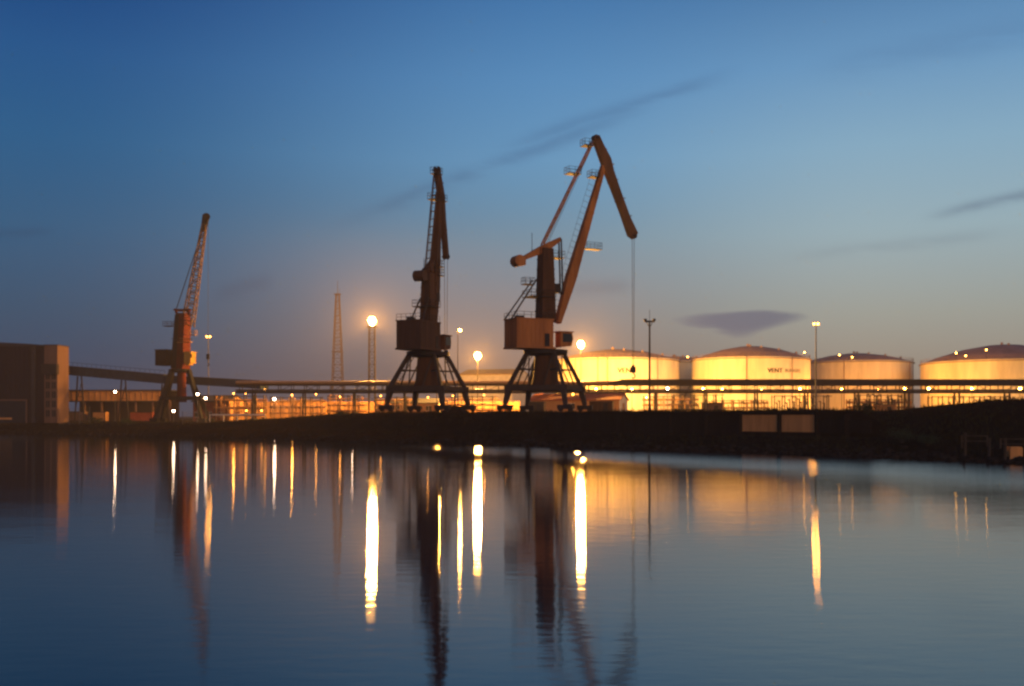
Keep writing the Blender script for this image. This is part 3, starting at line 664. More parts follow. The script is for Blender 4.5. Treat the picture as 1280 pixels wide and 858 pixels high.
# ------------------------------------------------------------------ storage tanks
def letters(txt, size):
    cu = bpy.data.curves.new('lettering', 'FONT'); cu.body = txt; cu.size = size; cu.align_x = 'CENTER'; cu.extrude = 0.0
    o = bpy.data.objects.new('lettering', cu); COL.objects.link(o); dg = bpy.context.evaluated_depsgraph_get()
    me = bpy.data.meshes.new_from_object(o.evaluated_get(dg)); vs = [v.co.copy() for v in me.vertices]; fs = [tuple(p.vertices) for p in me.polygons]
    bpy.data.objects.remove(o); bpy.data.curves.remove(cu); bpy.data.meshes.remove(me); return vs, fs
def tank(u0, Y, hw, vtop, vapex, label, lamps=(), text=None, stair=None, ladders=()):
    Rr = hw * Y / F; cx = (u0 - CU) * Y / F; zb = 4.6; zt = HC + (HV - vtop) * (Y - Rr) / F; za = HC + (HV - vapex) * Y / F
    c = Vector((cx, Y, zb)); t = thing('storage_tank', c, label, 'storage tank', 'storage tanks behind the pipe bridge')
    h = zt - zb; prof = [(Rr, 0)]; k = 8
    for i in range(1, k): z = h * i / k; prof += [(Rr, z - .03), (Rr - .025, z), (Rr, z + .03)]
    prof += [(Rr, h)]
    sh = MB().lathe(c, prof, 96); obj('shell', sh, M['tank_paint'], t)
    rf = MB().lathe(Vector((cx, Y, zt)), [(Rr - .2, -.05), (Rr * .8, (za - zt) * .32), (Rr * .5, (za - zt) * .72), (Rr * .2, (za - zt) * .95), (.8, za - zt)], 64); ro = obj('roof', rf, M['tank_roof'], t)
    vt = MB()
    for a in range(5):
        r_ = Rr * (.1 + .17 * a); an = 4.0 + a * .45; zz = zt + (za - zt) * (1 - (r_ / Rr) ** 1.6); vt.tube(Vector((cx + r_ * math.cos(an), Y + r_ * math.sin(an), zz - .3)), Vector((cx + r_ * math.cos(an), Y + r_ * math.sin(an), zz + .7)), .35, n=10)
    obj('roof_vent', vt, M['tank_roof'], ro)
    rm = MB().lathe(Vector((cx, Y, zt - .55)), [(Rr + .02, 0), (Rr + .45, .02), (Rr + .45, .22), (Rr + .02, .24)], 96)
    obj('wind_girder', rm, M['tank_roof'], t)
    rl_ = MB(); n = 72
    for i in range(n):
        a0, a1 = 2 * math.pi * i / n, 2 * math.pi * (i + 1) / n; p = Vector((cx + (Rr - .1) * math.cos(a0), Y + (Rr - .1) * math.sin(a0), zt)); q = Vector((cx + (Rr - .1) * math.cos(a1), Y + (Rr - .1) * math.sin(a1), zt))
        rl_.tube(p, p + Vector((0, 0, 1.1)), .045, n=4)
        for z in (.55, 1.1): rl_.tube(p + Vector((0, 0, z)), q + Vector((0, 0, z)), .04, n=4)
    obj('railing', rl_, M['tank_roof'], t)
    if stair:
        st = MB(); a0, a1 = stair; n = 42
        pr = lambda f, o=.75: Vector((cx + (Rr + o) * math.cos(a0 + (a1 - a0) * f), Y + (Rr + o) * math.sin(a0 + (a1 - a0) * f), zb + h * f))
        for i in range(n):
            f = i / n; d = (pr(f) - c); st.box(pr(f), (.9, .35, .08), math.atan2(d.y, d.x))
            st.beam(pr(f, 1.2) , pr((i + 1) / n, 1.2), (.06, .35)); st.beam(pr(f, 1.2) + Vector((0, 0, 1)), pr((i + 1) / n, 1.2) + Vector((0, 0, 1)), .06); st.tube(pr(f, 1.2), pr(f, 1.2) + Vector((0, 0, 1)), .03, n=4)
        obj('stairway', st, M['grey_steel'], t)
    if ladders:
        for u in ladders:
            sx = max(-.97, min(.97, (u - u0) / hw)); an = -math.acos(sx); p = Vector((cx + (Rr + .18) * math.cos(an), Y + (Rr + .18) * math.sin(an), zb)); lm = MB()
            lm.tube(p, p + Vector((0, 0, h)), .13, n=6); obj('downpipe', lm, M['tank_roof'], t)
    if text:
        for (u, v, s, size, bold) in text:
            vs, fs = letters(s, size); zc = HC + (HV - v) * (Y - Rr) / F; a0 = -math.acos((u - u0) / hw * 1.0)
            m = MB(); o = .05
            for dxx in ((0, .08, .16) if bold else (0,)):
                m.add([(cx + (Rr + o + dxx * .02) * math.cos(a0 + (p.x + dxx) / Rr), Y + (Rr + o + dxx * .02) * math.sin(a0 + (p.x + dxx) / Rr), zc - size * .35 + p.y) for p in vs], fs)
            obj('lettering', m, M['tank_ink'], t, smooth=False)
    for (u, v) in lamps:
        s_ = max(-.98, min(.98, (u - u0) / hw)); an = -math.acos(s_); rr_ = Rr - .3; p = Vector((cx + rr_ * math.cos(an), Y + rr_ * math.sin(an), 0)); zz = HC + (HV - v) * p.y / F; p.z = max(zz, zt + .9)
        lo = obj('rim_lamp', MB().tube(Vector((p.x, p.y, zt - .2)), p + Vector((0, 0, -.25)), .06, n=6).lathe(p + Vector((0, 0, .16)), [(.3, 0), (.28, .05), (.1, .2)], 10), M['dark_steel'], t)
        obj('lamp_glass', MB().ball(p, .22, 8, 5), lens_mat(YEL, 5, .22), lo)
    return t
tank(770, 320, 78, 446.5, 437, 'leftmost pale storage tank, half behind the orange brown crane, with short dark lettering', lamps=(), text=[(774, 463, 'VENT', 2.2, True)], ladders=(716, 741, 752, 812))
tank(845, 358, 56, 451, 446, 'storage tank set back in the gap between the two lettered tanks, only its middle showing', lamps=((820, 443.5), (850, 446.5)), stair=(-1.75, -1.2))
tank(938, 315, 72, 445.5, 433, 'pale storage tank with a long line of dark lettering, third from the left', lamps=((993, 440.5),), text=[(950, 463, 'VENT', 1.9, True), (974, 463, 'BUNKERS', 1.5, False)], ladders=(917, 972))
tank(1070, 345, 67, 450, 442, 'orange lit storage tank directly behind the tall pole with two lit heads', lamps=((1031, 444), (1044, 446.5)), ladders=(1036, 1118))
tank(1255, 315, 97, 448, 431, 'biggest storage tank cut off by the right edge of the picture', lamps=((1172, 441.5), (1179, 445), (1196, 437.5)), ladders=(1245,))

fl = [ # lit posts standing between the pipe bridge and the tanks
 (700, 485.5, 282, 'leftmost flood lamp under the pipe bridge, in front of the leftmost tank', YEL, 430),
 (745, 486.5, 284, 'flood lamp before the leftmost tank, left of its dark lettering', YEL, 430),
 (790, 487, 284, 'flood lamp before the leftmost tank, under the right end of its lettering', YEL, 430),
 (834, 486, 282, 'brightest flood lamp under the bridge, before the tank set back in the gap', WHT, 420),
 (879, 486, 282, 'flood lamp before the left end of the long lettered tank', YEL, 520),
 (903, 487, 280, 'flood lamp before the long lettered tank, left of its lettering', SOD, 260),
 (952, 487.5, 280, 'flood lamp right below the bold start of the long lettering', ORG, 260),
 (1000, 486.5, 284, 'flood lamp between the long lettered tank and the tall twin headed pole', YEL, 430),
 (1052, 487, 300, 'flood lamp before the left half of the orange lit tank', SOD, 900),
 (1098, 487.5, 300, 'flood lamp before the right half of the orange lit tank', SOD, 800),
 (1131, 486, 300, 'flood lamp at the right end of the orange lit tank, beside the open sky gap', SOD, 480),
 (1161, 486, 274, 'flood lamp at the left end of the biggest tank, beside the open sky gap', YEL, 520),
 (1215, 486, 268, 'flood lamp before the left half of the biggest tank', YEL, 680),
 (1275, 486, 266, 'flood lamp before the middle of the biggest tank at the right edge of the picture', YEL, 680)]
for (u, v, Y, lb, col, I) in fl: lamp_post(u, v, Y, lb, col, I * 1.45, .30, pole=.1, group='flood lamps in front of the storage tanks')
yl = [
 (144, 490, 262, 'lamp over the long low shed at left', WHT, 40, .24), (217, 514, 236, 'low white lamp at the foot of the red lattice jib crane', WHT, 18, .24),
 (247, 493, 236, 'white lamp close right of the red lattice jib crane', WHT, 14, .22), (257, 498, 236, 'white lamp slightly lower than its neighbour near the red crane', WHT, 14, .22),
 (292, 492, 257, 'small amber lamp on the left edge of the pipework yard', SOD, 700, .16), (307, 492, 275, 'small amber lamp beside the long white barrier rail, further back', SOD, 90, .16),
 (331, 487, 280, 'small amber lamp right under the left end of the pipe bridge', SOD, 90, .16), (343, 499, 255, 'brightest white lamp in the pipework yard, left of the radio tower', WHT, 80, .26),
 (308, 513.5, 232, 'tiny lamp on the middle of the white barrier rail', SOD, 12, .15), (327, 513.5, 232, 'tiny lamp at the right end of the white barrier rail', SOD, 12, .15),
 (365, 494, 254, 'amber lamp halfway between the brightest yard lamp and the radio tower', SOD, 900, .16), (395, 493, 270, 'amber lamp in the yard just left of the radio tower', SOD, 110, .16),
 (441, 488, 275, 'small lamp under the pipe bridge between radio tower and floodlight mast', WHT, 80, .16), (425, 496, 262, 'amber lamp low at the foot of the radio tower', SOD, 100, .15),
 (476, 495, 268, 'amber lamp just right of the twin legged floodlight mast', SOD, 140, .16), (506, 496, 268, 'amber lamp seen through the left legs of the dark brown crane', SOD, 140, .16),
 (535, 497, 268, 'amber lamp seen under the middle of the dark brown crane', SOD, 150, .16), (566, 495, 268, 'amber lamp seen through the right legs of the dark brown crane', SOD, 900, .16),
 (605, 494, 268, 'amber lamp in the gap between the two big portal cranes', SOD, 1200, .16), (632, 486.5, 268, 'small lamp under the bridge beside the left foot of the orange brown crane', SOD, 110, .16),
 (661, 508.5, 196, 'small white lamp low between the left feet of the orange brown crane', WHT, 20, .14), (716, 493, 208, 'added amber lamp behind the right feet of the orange brown crane, lighting the store', ORG, 4200, .15),  # amber lamp added to light the store wall and eave
 (808, 497, 215, 'added lamp lighting the white gable of the red roofed store', YEL, 420, .15)]  # gable lamp added to brighten the store end
for (u, v, Y, lb, col, I, r) in yl: lamp_post(u, v, Y, lb, col, I * (.05 if col in (SOD, ORG) else .3), r * 1.1, pole=.07, gl=22 if col in (SOD, ORG) else 60, group='small yard lamps')

# ------------------------------------------------------------------ pipe bridge and conveyor gallery
def pipe_bridge():
    YB = 232; zt = HC + (HV - 477.5) * YB / F; zl = HC + (HV - 490.8) * YB / F
    x0, xm, x1 = [(u - CU) * YB / F for u in (296, 762, 1420)]
    t = thing('pipe_bridge', ((x0 + x1) / 2, YB, 4.7), 'long dark steel pipe bridge on trestle legs running behind the cranes to the right edge', 'pipe bridge')
    V = Vector
    obj('lower_beam', MB().beam(V((x0, YB - 1.2, zl)), V((x1, YB - 1.2, zl)), (.3, .42)).beam(V((x0, YB + 1.2, zl)), V((x1, YB + 1.2, zl)), (.3, .42)), M['dark_steel'], t)
    obj('upper_beam', MB().beam(V((x0, YB - 1.2, zt - .75)), V((x1, YB - 1.2, zt - .75)), (.3, .35)).beam(V((x0, YB + 1.2, zt - .75)), V((x1, YB + 1.2, zt - .75)), (.3, .35)), M['dark_steel'], t)
    for y, r, zz in ((-.85, .30, -.22), (0, .38, -.15), (.85, .30, -.22)): obj('pipe', MB().tube(V((x0, YB + y, zt + zz)), V((xm + 2, YB + y, zt + zz)), r, n=14), M['pipe_pale'], t)
    for y, r in ((-.8, .3), (0, .35), (.8, .3)): obj('pipe', MB().tube(V((x0, YB + y, zl + .5)), V((x1, YB + y, zl + .5)), r * .7, n=10), M['grey_steel'], t)
    # covered gallery over the right half
    gm_ = MB(); pts = [(xm - .3, zt - .9), (x1, zt - .9), (x1, zt + .42), (xm + 2.6, zt + .42), (xm - .3, zt - .2)]
    gm_.prism([V((x, YB, z)) for x, z in pts], V((0, 1.75, 0)))
    x = xm + 3
    while x < x1: gm_.box(V((x, YB - 1.78, zt - .25)), (.09, .06, 1.25)); x += 1.5
    g_ = obj('covered_walkway', gm_, M['dark_steel'], t)
    obj('roof', MB().box(V(((xm + 2.6 + x1) / 2, YB, zt + .48)), (x1 - xm - 2.6, 3.9, .1)), M['roof_dark'], g_)
    x = x0 + 1
    k = 0
    while x < x1:
        pm = MB()
        for y in (-1.2, 1.2): pm.beam(V((x, YB + y, zl + .2)), V((x, YB + y, zt - .9)), .16)
        if k % 4: pm.beam(V((x, YB - 1.2, zl + .2)), V((x + 2.9 * (1 if k % 2 else -1), YB - 1.2, zt - .9)), .1)
        obj('truss_post', pm, M['dark_steel'], t)
        x += 3.0; k += 1
    x = x0 + 4
    while x < x1:
        zg = height(x, YB) if abs(x) < 210 else 4.5; sm = MB()
        for y in (-1.2, 1.2): sm.beam(V((x, YB + y * 1.3, zg - .2)), V((x, YB + y, zl - .2)), .34)
        sm.beam(V((x, YB - 1.5, zg + 1)), V((x, YB + 1.2, zl - .6)), .14); sm.box(V((x, YB, zg + .1)), (1.0, 4.0, .5))
        obj('trestle_leg', sm, M['dark_steel'], t); x += 11.7
pipe_bridge()
def gallery():
    A_ = at(70, 462, 268); B_ = at(208, 474.5, 258); C_ = at(330, 481.5, 240)
    t = thing('conveyor_gallery', Vector((A_.x, A_.y, 3)), 'sloping blue tinted conveyor gallery running down from the stair tower behind the red crane', 'conveyor')
    g = MB().beam(A_, B_, (2.4, 2.3)).beam(B_, C_, (2.4, 1.9)); d = (B_ - A_)
    for k in range(1, 16): q = A_.lerp(B_, k / 16); g.box(q, (.14, 2.5, 2.4), math.atan2(d.y, d.x))
    o = obj('enclosure', g, M['gallery_skylit'], t)
    obj('roof', MB().beam(A_ + Vector((0, 0, 1.22)), B_ + Vector((0, 0, 1.22)), (2.8, .12)).beam(B_ + Vector((0, 0, 1.02)), C_ + Vector((0, 0, 1.02)), (2.8, .12)), M['roof_dark'], o)
    hr = MB()
    for k in range(24): q = A_.lerp(B_, k / 23) + Vector((0, -1.2, 1.3)); hr.tube(q, q + Vector((0, 0, .9)), .04, n=4)
    hr.tube(A_ + Vector((0, -1.2, 2.2)), B_ + Vector((0, -1.2, 2.2)), .05, n=4); obj('railing', hr, M['dark_steel'], t)
    for f in (.22, .62, .98):
        q = A_.lerp(B_, f); zg = height(q.x, q.y); m = MB()
        for s in (-1, 1): m.beam(Vector((q.x + s * 1.3, q.y, zg)), Vector((q.x + s * .5, q.y, q.z - 1.2)), .3)
        m.beam(Vector((q.x - 1.0, q.y, zg + 4)), Vector((q.x + .6, q.y, q.z - 2.5)), .14); m.beam(Vector((q.x - 1, q.y, (zg + q.z) / 2)), Vector((q.x + 1, q.y, (zg + q.z) / 2)), .16)
        obj('trestle_leg', m, M['dark_steel'], t)
gallery()

# ------------------------------------------------------------------ buildings
def left_building():
    Y = 250; xl, xr = at(-150, 0, Y).x, at(55, 0, Y).x; zb = 2.7; zt = HC + (HV - 433) * Y / F; za = HC + (HV - 429.5) * Y / F
    t = thing('warehouse', Vector(((xl + xr) / 2, Y + 3.5, zb)), 'tall dark warehouse with a shallow curved roof at the left edge', 'warehouse')
    w = MB().box(((xl + xr) / 2, Y + 3.5, (zb + zt) / 2), (xr - xl, 7, zt - zb))
    x = xl + 1
    while x < xr: w.box((x, Y - .04, (zb + zt) / 2), (.1, .1, zt - zb - .4)); x += 1.1
    obj('wall', w, M['clad_wall'], t)
    n = 14; pr = [Vector((xl - .4 + (xr - xl + .8) * i / n, Y + 3.5, zt + .02 + (za - zt) * (1 - ((i / n - .5) * 2) ** 2) * 1.2 + .25)) for i in range(n + 1)]
    obj('roof', MB().prism([Vector((xr + .4, Y + 3.5, zt + .02)), Vector((xl - .4, Y + 3.5, zt + .02))] + pr, (0, 3.9, 0)), M['roof_dark'], t)
    obj('corner_pier', MB().box(((at(42.5, 0, Y).x), Y - .3, (zb + zt) / 2), (.9, .5, zt - zb)), M['roof_dark'], t)
    d = obj('door', MB().box((at(8, 0, Y).x, Y - .12, zb + 2.7), (10, .2, 5.4)), M['black_glass'], t)  # dark sheet standing for the shade inside the open doorway
    fr = MB(); xa, xb = at(8, 0, Y).x - 5, at(8, 0, Y).x + 5
    fr.box((xa - .15, Y - .2, zb + 2.8), (.3, .4, 5.6)).box((xb + .15, Y - .2, zb + 2.8), (.3, .4, 5.6)).box(((xa + xb) / 2, Y - .2, zb + 5.75), (10.6, .4, .35)); obj('frame', fr, M['clad_pale'], d)
    obj('base_strip', MB().box((at(8, 0, Y).x - 1.5, Y - .3, zb + 1.1), (6.0, .2, .5)), M['concrete'], t)
    # stair tower
    xs = at(64, 0, Y).x; zs = HC + (HV - 432) * Y / F; zb = 2.7
    s = thing('stair_tower', Vector((xs, Y + 3, zb)), 'narrow pale stair tower with a window grid, between dark warehouse and conveyor gallery', 'tower')
    obj('wall', MB().box((xs, Y + 3, (zb + zs) / 2), (3.3, 6.4, zs - zb)), M['clad_pale'], s)
    obj('roof', MB().box((xs, Y + 3, zs + .1), (3.6, 6.7, .2)), M['roof_dark'], s)
    for k in range(5):
        z = zb + 2.4 + k * 2.35
        for q in (-.75, .75):
            wo2 = obj('window', MB().box((xs + q, Y - .23, z), (.95, .08, 1.7)), M['black_glass'], s)
            obj('frame', MB().box((xs + q, Y - .26, z + .9), (1.15, .14, .12)).box((xs + q, Y - .26, z - .9), (1.15, .14, .12)).box((xs + q, Y - .28, z), (.08, .1, 1.7)), M['clad_pale'], wo2)
    obj('transfer_box', MB().box((xs + .2, Y - 1.0, HC + (HV - 462) * Y / F), (3.8, 1.4, 2.6)), M['dark_steel'], s)
left_building()
def shed():
    Y = 276; xl, xr = at(84, 0, Y).x, at(212, 0, Y).x; zt = HC + (HV - 488.5) * Y / F; zm = HC + (HV - 501.5) * Y / F; zb = 2.6
    t = thing('open_shed', Vector(((xl + xr) / 2, Y + 4, zb)), 'long low open sided shed with an orange lit fascia under the conveyor gallery', 'shed')
    f = MB().box(((xl + xr) / 2, Y, (zt + zm) / 2), (xr - xl, .3, zt - zm)); x = xl
    while x < xr: f.box((x, Y - .18, (zt + zm) / 2), (.12, .08, zt - zm)); x += 1.6
    obj('fascia', f, M['ochre_wall'], t)
    obj('roof', MB().box(((xl + xr) / 2, Y + 4, zt + .12), (xr - xl + .6, 9, .25)), M['roof_dark'], t)
    obj('back_wall', MB().box(((xl + xr) / 2, Y + 8, (zt + zb) / 2), (xr - xl, .3, zt - zb)), M['clad_wall'], t)
    for k in range(7):
        x = xl + (xr - xl) * k / 6; obj('post', MB().beam((x, Y + .3, zb - .2), (x, Y + .3, zm), .45), M['clad_pale'], t)
    obj('gutter', MB().beam((xl, Y - .2, zm - .1), (xr, Y - .2, zm - .1), (.4, .3)), M['dark_steel'], t)
    # stored goods under it
    for i, (u, w, h, lb) in enumerate(((98, 4.2, 2.6, 'grey green steel container at the left end under the open shed'), (126, 3.4, 2.6, 'brown steel container in the middle under the open shed'), (178, 6.0, 2.6, 'rust red steel container under the right half of the open shed'))):
        c = at(u, 0, Y - 2); g = height(c.x, Y - 2); o = thing('container', Vector((c.x, Y - 2, g)), lb, 'container', 'containers under the open shed')
        m = MB().box((c.x, Y - 2, g + h / 2 + .15), (w, 2.4, h)); k = -w / 2 + .2
        while k < w / 2: m.box((c.x + k, Y - 3.22, g + h / 2 + .15), (.12, .06, h - .2)); k += .35
        obj('body', m, [M['clad_pale'], M['ochre_wall'], M['rust_red']][i], o)
        obj('frame', MB().box((c.x, Y - 3.24, g + .22), (w + .1, .1, .2)).box((c.x, Y - 3.24, g + h + .1), (w + .1, .1, .18)).box((c.x - w / 2, Y - 3.24, g + h / 2 + .15), (.16, .1, h)).box((c.x + w / 2, Y - 3.24, g + h / 2 + .15), (.16, .1, h)), M['dark_steel'], o)
shed()
def store(name, u0, u1, ug, Y, vr, ve, label, wall, roof, gable, zb=None, depth=10, cat='building', win=3):
    # long side faces the camera, gable end to the right
    a, b_ = at(u0, 0, Y), at(u1, 0, Y); zb = height(b_.x, Y) - .2 if zb is None else zb
    ze = HC + (HV - ve) * Y / F; zr = HC + (HV - vr) * (Y + depth / 2) / F
    th = R(-18); dl = Vector((math.cos(th), math.sin(th), 0)); dn = Vector((-math.sin(th), math.cos(th), 0)); Lg = (b_.x - a.x) / math.cos(th)
    O = Vector((b_.x, Y, zb)); t = thing(name, O - dl * (Lg / 2) + dn * (depth / 2), label, cat)
    def P(s, n_, z): return Vector((O.x, O.y, 0)) + dl * s + dn * n_ + Vector((0, 0, z))
    obj('wall', MB().prism([P(-Lg / 2, 0, zb), P(-Lg / 2, depth, zb), P(-Lg / 2, depth, ze), P(-Lg / 2, depth / 2, zr - .1), P(-Lg / 2, 0, ze)], dl * (Lg / 2)), wall, t)
    obj('gable', MB().prism([P(.06, 0.02, zb), P(.06, depth - .02, zb), P(.06, depth - .02, ze - .02), P(.06, depth / 2, zr - .12), P(.06, 0.02, ze - .02)], dl * .05), gable, t)
    obj('roof', MB().prism([P(-Lg / 2, -.5, ze - .12), P(-Lg / 2, depth / 2, zr), P(-Lg / 2, depth + .5, ze - .12), P(-Lg / 2, depth + .5, ze + .1), P(-Lg / 2, depth / 2, zr + .22), P(-Lg / 2, -.5, ze + .1)], dl * (Lg / 2 + .4)), roof, t)
    for k in range(win):
        s = -Lg * (k + .6) / win; w_ = obj('window', MB().prism([P(s - .8, -.03, zb + 1.2), P(s + .8, -.03, zb + 1.2), P(s + .8, -.03, zb + 2.4), P(s - .8, -.03, zb + 2.4)], dn * .03), M['black_glass'], t)
        obj('frame', MB().beam(P(s - .9, -.08, zb + 1.12), P(s + .9, -.08, zb + 1.12), .12).beam(P(s - .9, -.08, zb + 2.46), P(s + .9, -.08, zb + 2.46), .12).beam(P(s, -.08, zb + 1.18), P(s, -.08, zb + 2.4), .07), M['plaster'], w_)
    obj('door', MB().prism([P(.13, depth * .35, zb), P(.13, depth * .62, zb), P(.13, depth * .62, zb + 2.5), P(.13, depth * .35, zb + 2.5)], dl * .03), M['ochre_wall'], t)
    return t
store('store_building', 664, 774, 800, 222, 493, 500, 'low store with red roof and bright white gable end, right of the orange brown crane', M['ochre_wall'], M['rust_red'], M['plaster'], depth=9)
store('low_hut', 486, 548, 560, 262, 499, 504, 'low ochre hut with a dark roof behind the legs of the dark brown crane', M['ochre_wall'], M['roof_dark'], M['plaster'], depth=6, cat='hut')
store('brick_shed', 236, 286, 300, 268, 495, 502, 'low brick red shed right of the red lattice jib crane', M['rust_red'], M['roof_dark'], M['ochre_wall'], depth=7, cat='shed')
store('far_warehouse', 572, 640, 655, 400, 462, 468, 'distant warehouse roof showing above the pipe bridge under the low bright lamp', M['plaster'], M['ochre_wall'], M['plaster'], zb=4.2, depth=24, cat='warehouse', win=5)

def hut(u, v0, Y, w, h, d, label, wall, roof, name='container', cat='container'):
    p = at(u, v0, Y); zb = height(p.x, Y) - .1; t = thing(name, Vector((p.x, Y, zb)), label, cat)
    m = MB().box((p.x, Y, zb + h / 2), (w, d, h), R(-12)); obj('body', m, wall, t)
    obj('roof', MB().box((p.x, Y, zb + h + .06), (w + .2, d + .2, .12), R(-12)), roof, t)
    ca, sa = math.cos(R(-12)), math.sin(R(-12)); q = Vector((p.x + .2 * w * ca + (d / 2 + .03) * sa, Y + .2 * w * sa - (d / 2 + .03) * ca, zb + 1.05)); obj('door', MB().box(q, (.95, .06, 2.0), R(-12)), M['dark_steel'], t)
hut(752, 508, 200, 4.6, 2.3, 2.5, 'dark brown cabin in front of the red roofed store', M['brown_steel'], M['roof_dark'], 'site_cabin', 'cabin')
hut(672, 508, 205, 3.0, 2.4, 2.4, 'small dark cabin between the feet of the orange brown crane', M['portal_steel'], M['roof_dark'], 'site_cabin', 'cabin')
hut(890, 508, 245, 5.0, 2.6, 2.5, 'pale cabin under the bridge before the long lettered tank', M['clad_pale'], M['roof_dark'], 'site_cabin', 'cabin')
hut(1105, 508, 240, 5.0, 2.6, 2.5, 'ochre cabin under the bridge before the orange lit tank', M['ochre_wall'], M['roof_dark'], 'site_cabin', 'cabin')

# pipework frames in the yard
def manifold(u0, u1, Y, vt, label, seed, mtl):
    random.seed(seed); xa, xb = at(u0, 0, Y).x, at(u1, 0, Y).x; zb = height((xa + xb) / 2, Y) - .1; zt = HC + (HV - vt) * Y / F
    t = thing('pipe_manifold', Vector(((xa + xb) / 2, Y, zb)), label, 'pipework', 'pipework frames in the lit yard')
    fr = MB(); x = xa
    while x <= xb:
        fr.beam((x, Y, zb), (x, Y, zt), .2); fr.beam((x, Y + 2.5, zb), (x, Y + 2.5, zt), .2); fr.beam((x, Y, zt - .5), (x, Y + 2.5, zt - .5), .16); x += 2.6
    for z in ((.95,) if mtl is M['dark_steel'] else (.45, .95)): fr.beam((xa, Y, zb + (zt - zb) * z), (xb, Y, zb + (zt - zb) * z), .16)
    obj('frame', fr, M['portal_steel'], t)
    for k in range(1 if mtl is M['dark_steel'] else 3):
        z = zb + (zt - zb) * (.2 + .3 * k); y = Y + .4 + .5 * k; r = random.uniform(.18, .32)
        obj('pipe', MB().tube((xa - .5, y, z), (xb + .5, y, z), r, n=10), mtl, t)
    rs = MB(); x = xa + .6
    while x < xb:
        h = random.uniform(.4, 1.0); y = Y - .3; z = zb + (zt - zb) * h
        rs.tube((x, y, zb), (x, y, z), .13, n=7).tube((x, y, z), (x, y + 1.5, z), .13, n=7); (rs.lathe((x, y, zb + (z - zb) * random.uniform(.3, .8)), [(.1, 0), (.3, .06), (.3, .2), (.1, .26)], 8) if random.random() < .35 else None); x += random.uniform(.35, 1.3)
    obj('riser', rs, mtl, t)
mf = [(268, 330, 262, 494, 'pipework frame behind the white barrier rail', M['ochre_wall']), (338, 404, 258, 496, 'pipework frame with bright pale pipes left of the radio tower', M['pipe_pale']), (410, 456, 262, 494, 'pipework frame between radio tower and floodlight mast', M['ochre_wall']),
      (470, 516, 254, 496, 'pipework frame behind the left legs of the dark brown crane', M['pipe_pale']), (552, 622, 254, 495, 'pipework frame between the two big portal cranes', M['pipe_pale']), (806, 872, 262, 495, 'pipework frame right of the white gable, before the tank set back in the gap', M['pipe_pale']),
      (892, 960, 258, 500, 'pipework frame before the long lettered tank', M['ochre_wall']), (1062, 1140, 262, 499, 'pipework frame before the orange lit tank', M['ochre_wall']),
      (842, 905, 247, 493, 'dark tall risers under the bridge before the left end of the long lettered tank', M['dark_steel']), (968, 1040, 247, 494, 'dark tall risers under the bridge behind the tall twin headed pole', M['dark_steel']),
      (1075, 1128, 247, 493, 'dark tall risers under the bridge before the right half of the orange lit tank', M['dark_steel']), (1165, 1262, 247, 495, 'dark tall risers under the bridge before the biggest tank', M['dark_steel'])]
for i, a in enumerate(mf): manifold(*a[:5], 20 + i, a[5])
random.seed(99)
# bund wall round the tanks and the yard wall on the left
def bund(u0, u1, Y, vt, label, mtl):
    xa, xb = at(u0, 0, Y).x, at(u1, 0, Y).x; zb = 3.5; zt = HC + (HV - vt) * Y / F; t = thing('bund_wall', Vector(((xa + xb) / 2, Y, zb)), label, 'wall')
    obj('wall', MB().box(((xa + xb) / 2, Y, (zb + zt) / 2), (xb - xa, .35, zt - zb)), mtl, t); obj('coping', MB().box(((xa + xb) / 2, Y, zt + .08), (xb - xa, .6, .16)), M['concrete'], t)
    p = MB(); x = xa + 1
    while x < xb: p.box((x, Y - .25, (zb + zt) / 2), (.4, .3, zt - zb)); x += 6
    obj('pilaster', p, mtl, t)
bund(262, 650, 284, 503, 'long orange lit wall behind the pipework yard, left of the cranes', M['ochre_wall'])
bund(690, 1330, 290 - 6 + .0, 509, 'low wall in front of the storage tanks, under the bridge', M['plaster']) if False else None

# white barrier rail
p0, p1 = at(262, 518.7, 230), at(331, 518.7, 230); zb = height((p0.x + p1.x) / 2, 230)
t = thing('barrier_rail', Vector(((p0.x + p1.x) / 2, 230, zb)), 'long low white barrier rail on posts left of the pipework yard', 'barrier')
obj('rail', MB().beam(p0, p1, (.12, .35)), M['plaster'], t)
for k in range(5): q = p0.lerp(p1, k / 4); obj('post', MB().beam((q.x, q.y + .15, zb - .3), (q.x, q.y + .15, q.z + .1), .16), M['plaster'], t)

# mesh fence by the stair tower
def fence(u0, u1, Y, label, h=2.4):
    xa, xb = at(u0, 0, Y).x, at(u1, 0, Y).x; n = max(2, int((xb - xa) / 2.5)); zb = height((xa + xb) / 2, Y); t = thing('mesh_fence', Vector(((xa + xb) / 2, Y, zb)), label, 'fence')
    for k in range(n + 1): x = xa + (xb - xa) * k / n; z = height(x, Y); obj('post', MB().tube((x, Y, z - .2), (x, Y, z + h), .07, n=6), M['grey_steel'], t)
    m = MB(); x = xa
    while x < xb: z = height(x, Y); m.tube((x, Y + .05, z), (x, Y + .05, z + h - .1), .018, n=3); x += .3
    for k in range(5): m.tube((xa, Y + .05, zb + .2 + k * .5), (xb, Y + .05, zb + .2 + k * .5), .02, n=3)
    obj('mesh_panel', m, M['grey_steel'], t)
fence(74, 112, 247, 'pale mesh fence beside the stair tower on the left bank', 4.2)
fence(228, 264, 226, 'mesh fence right of the foot of the red lattice jib crane', 3.0)

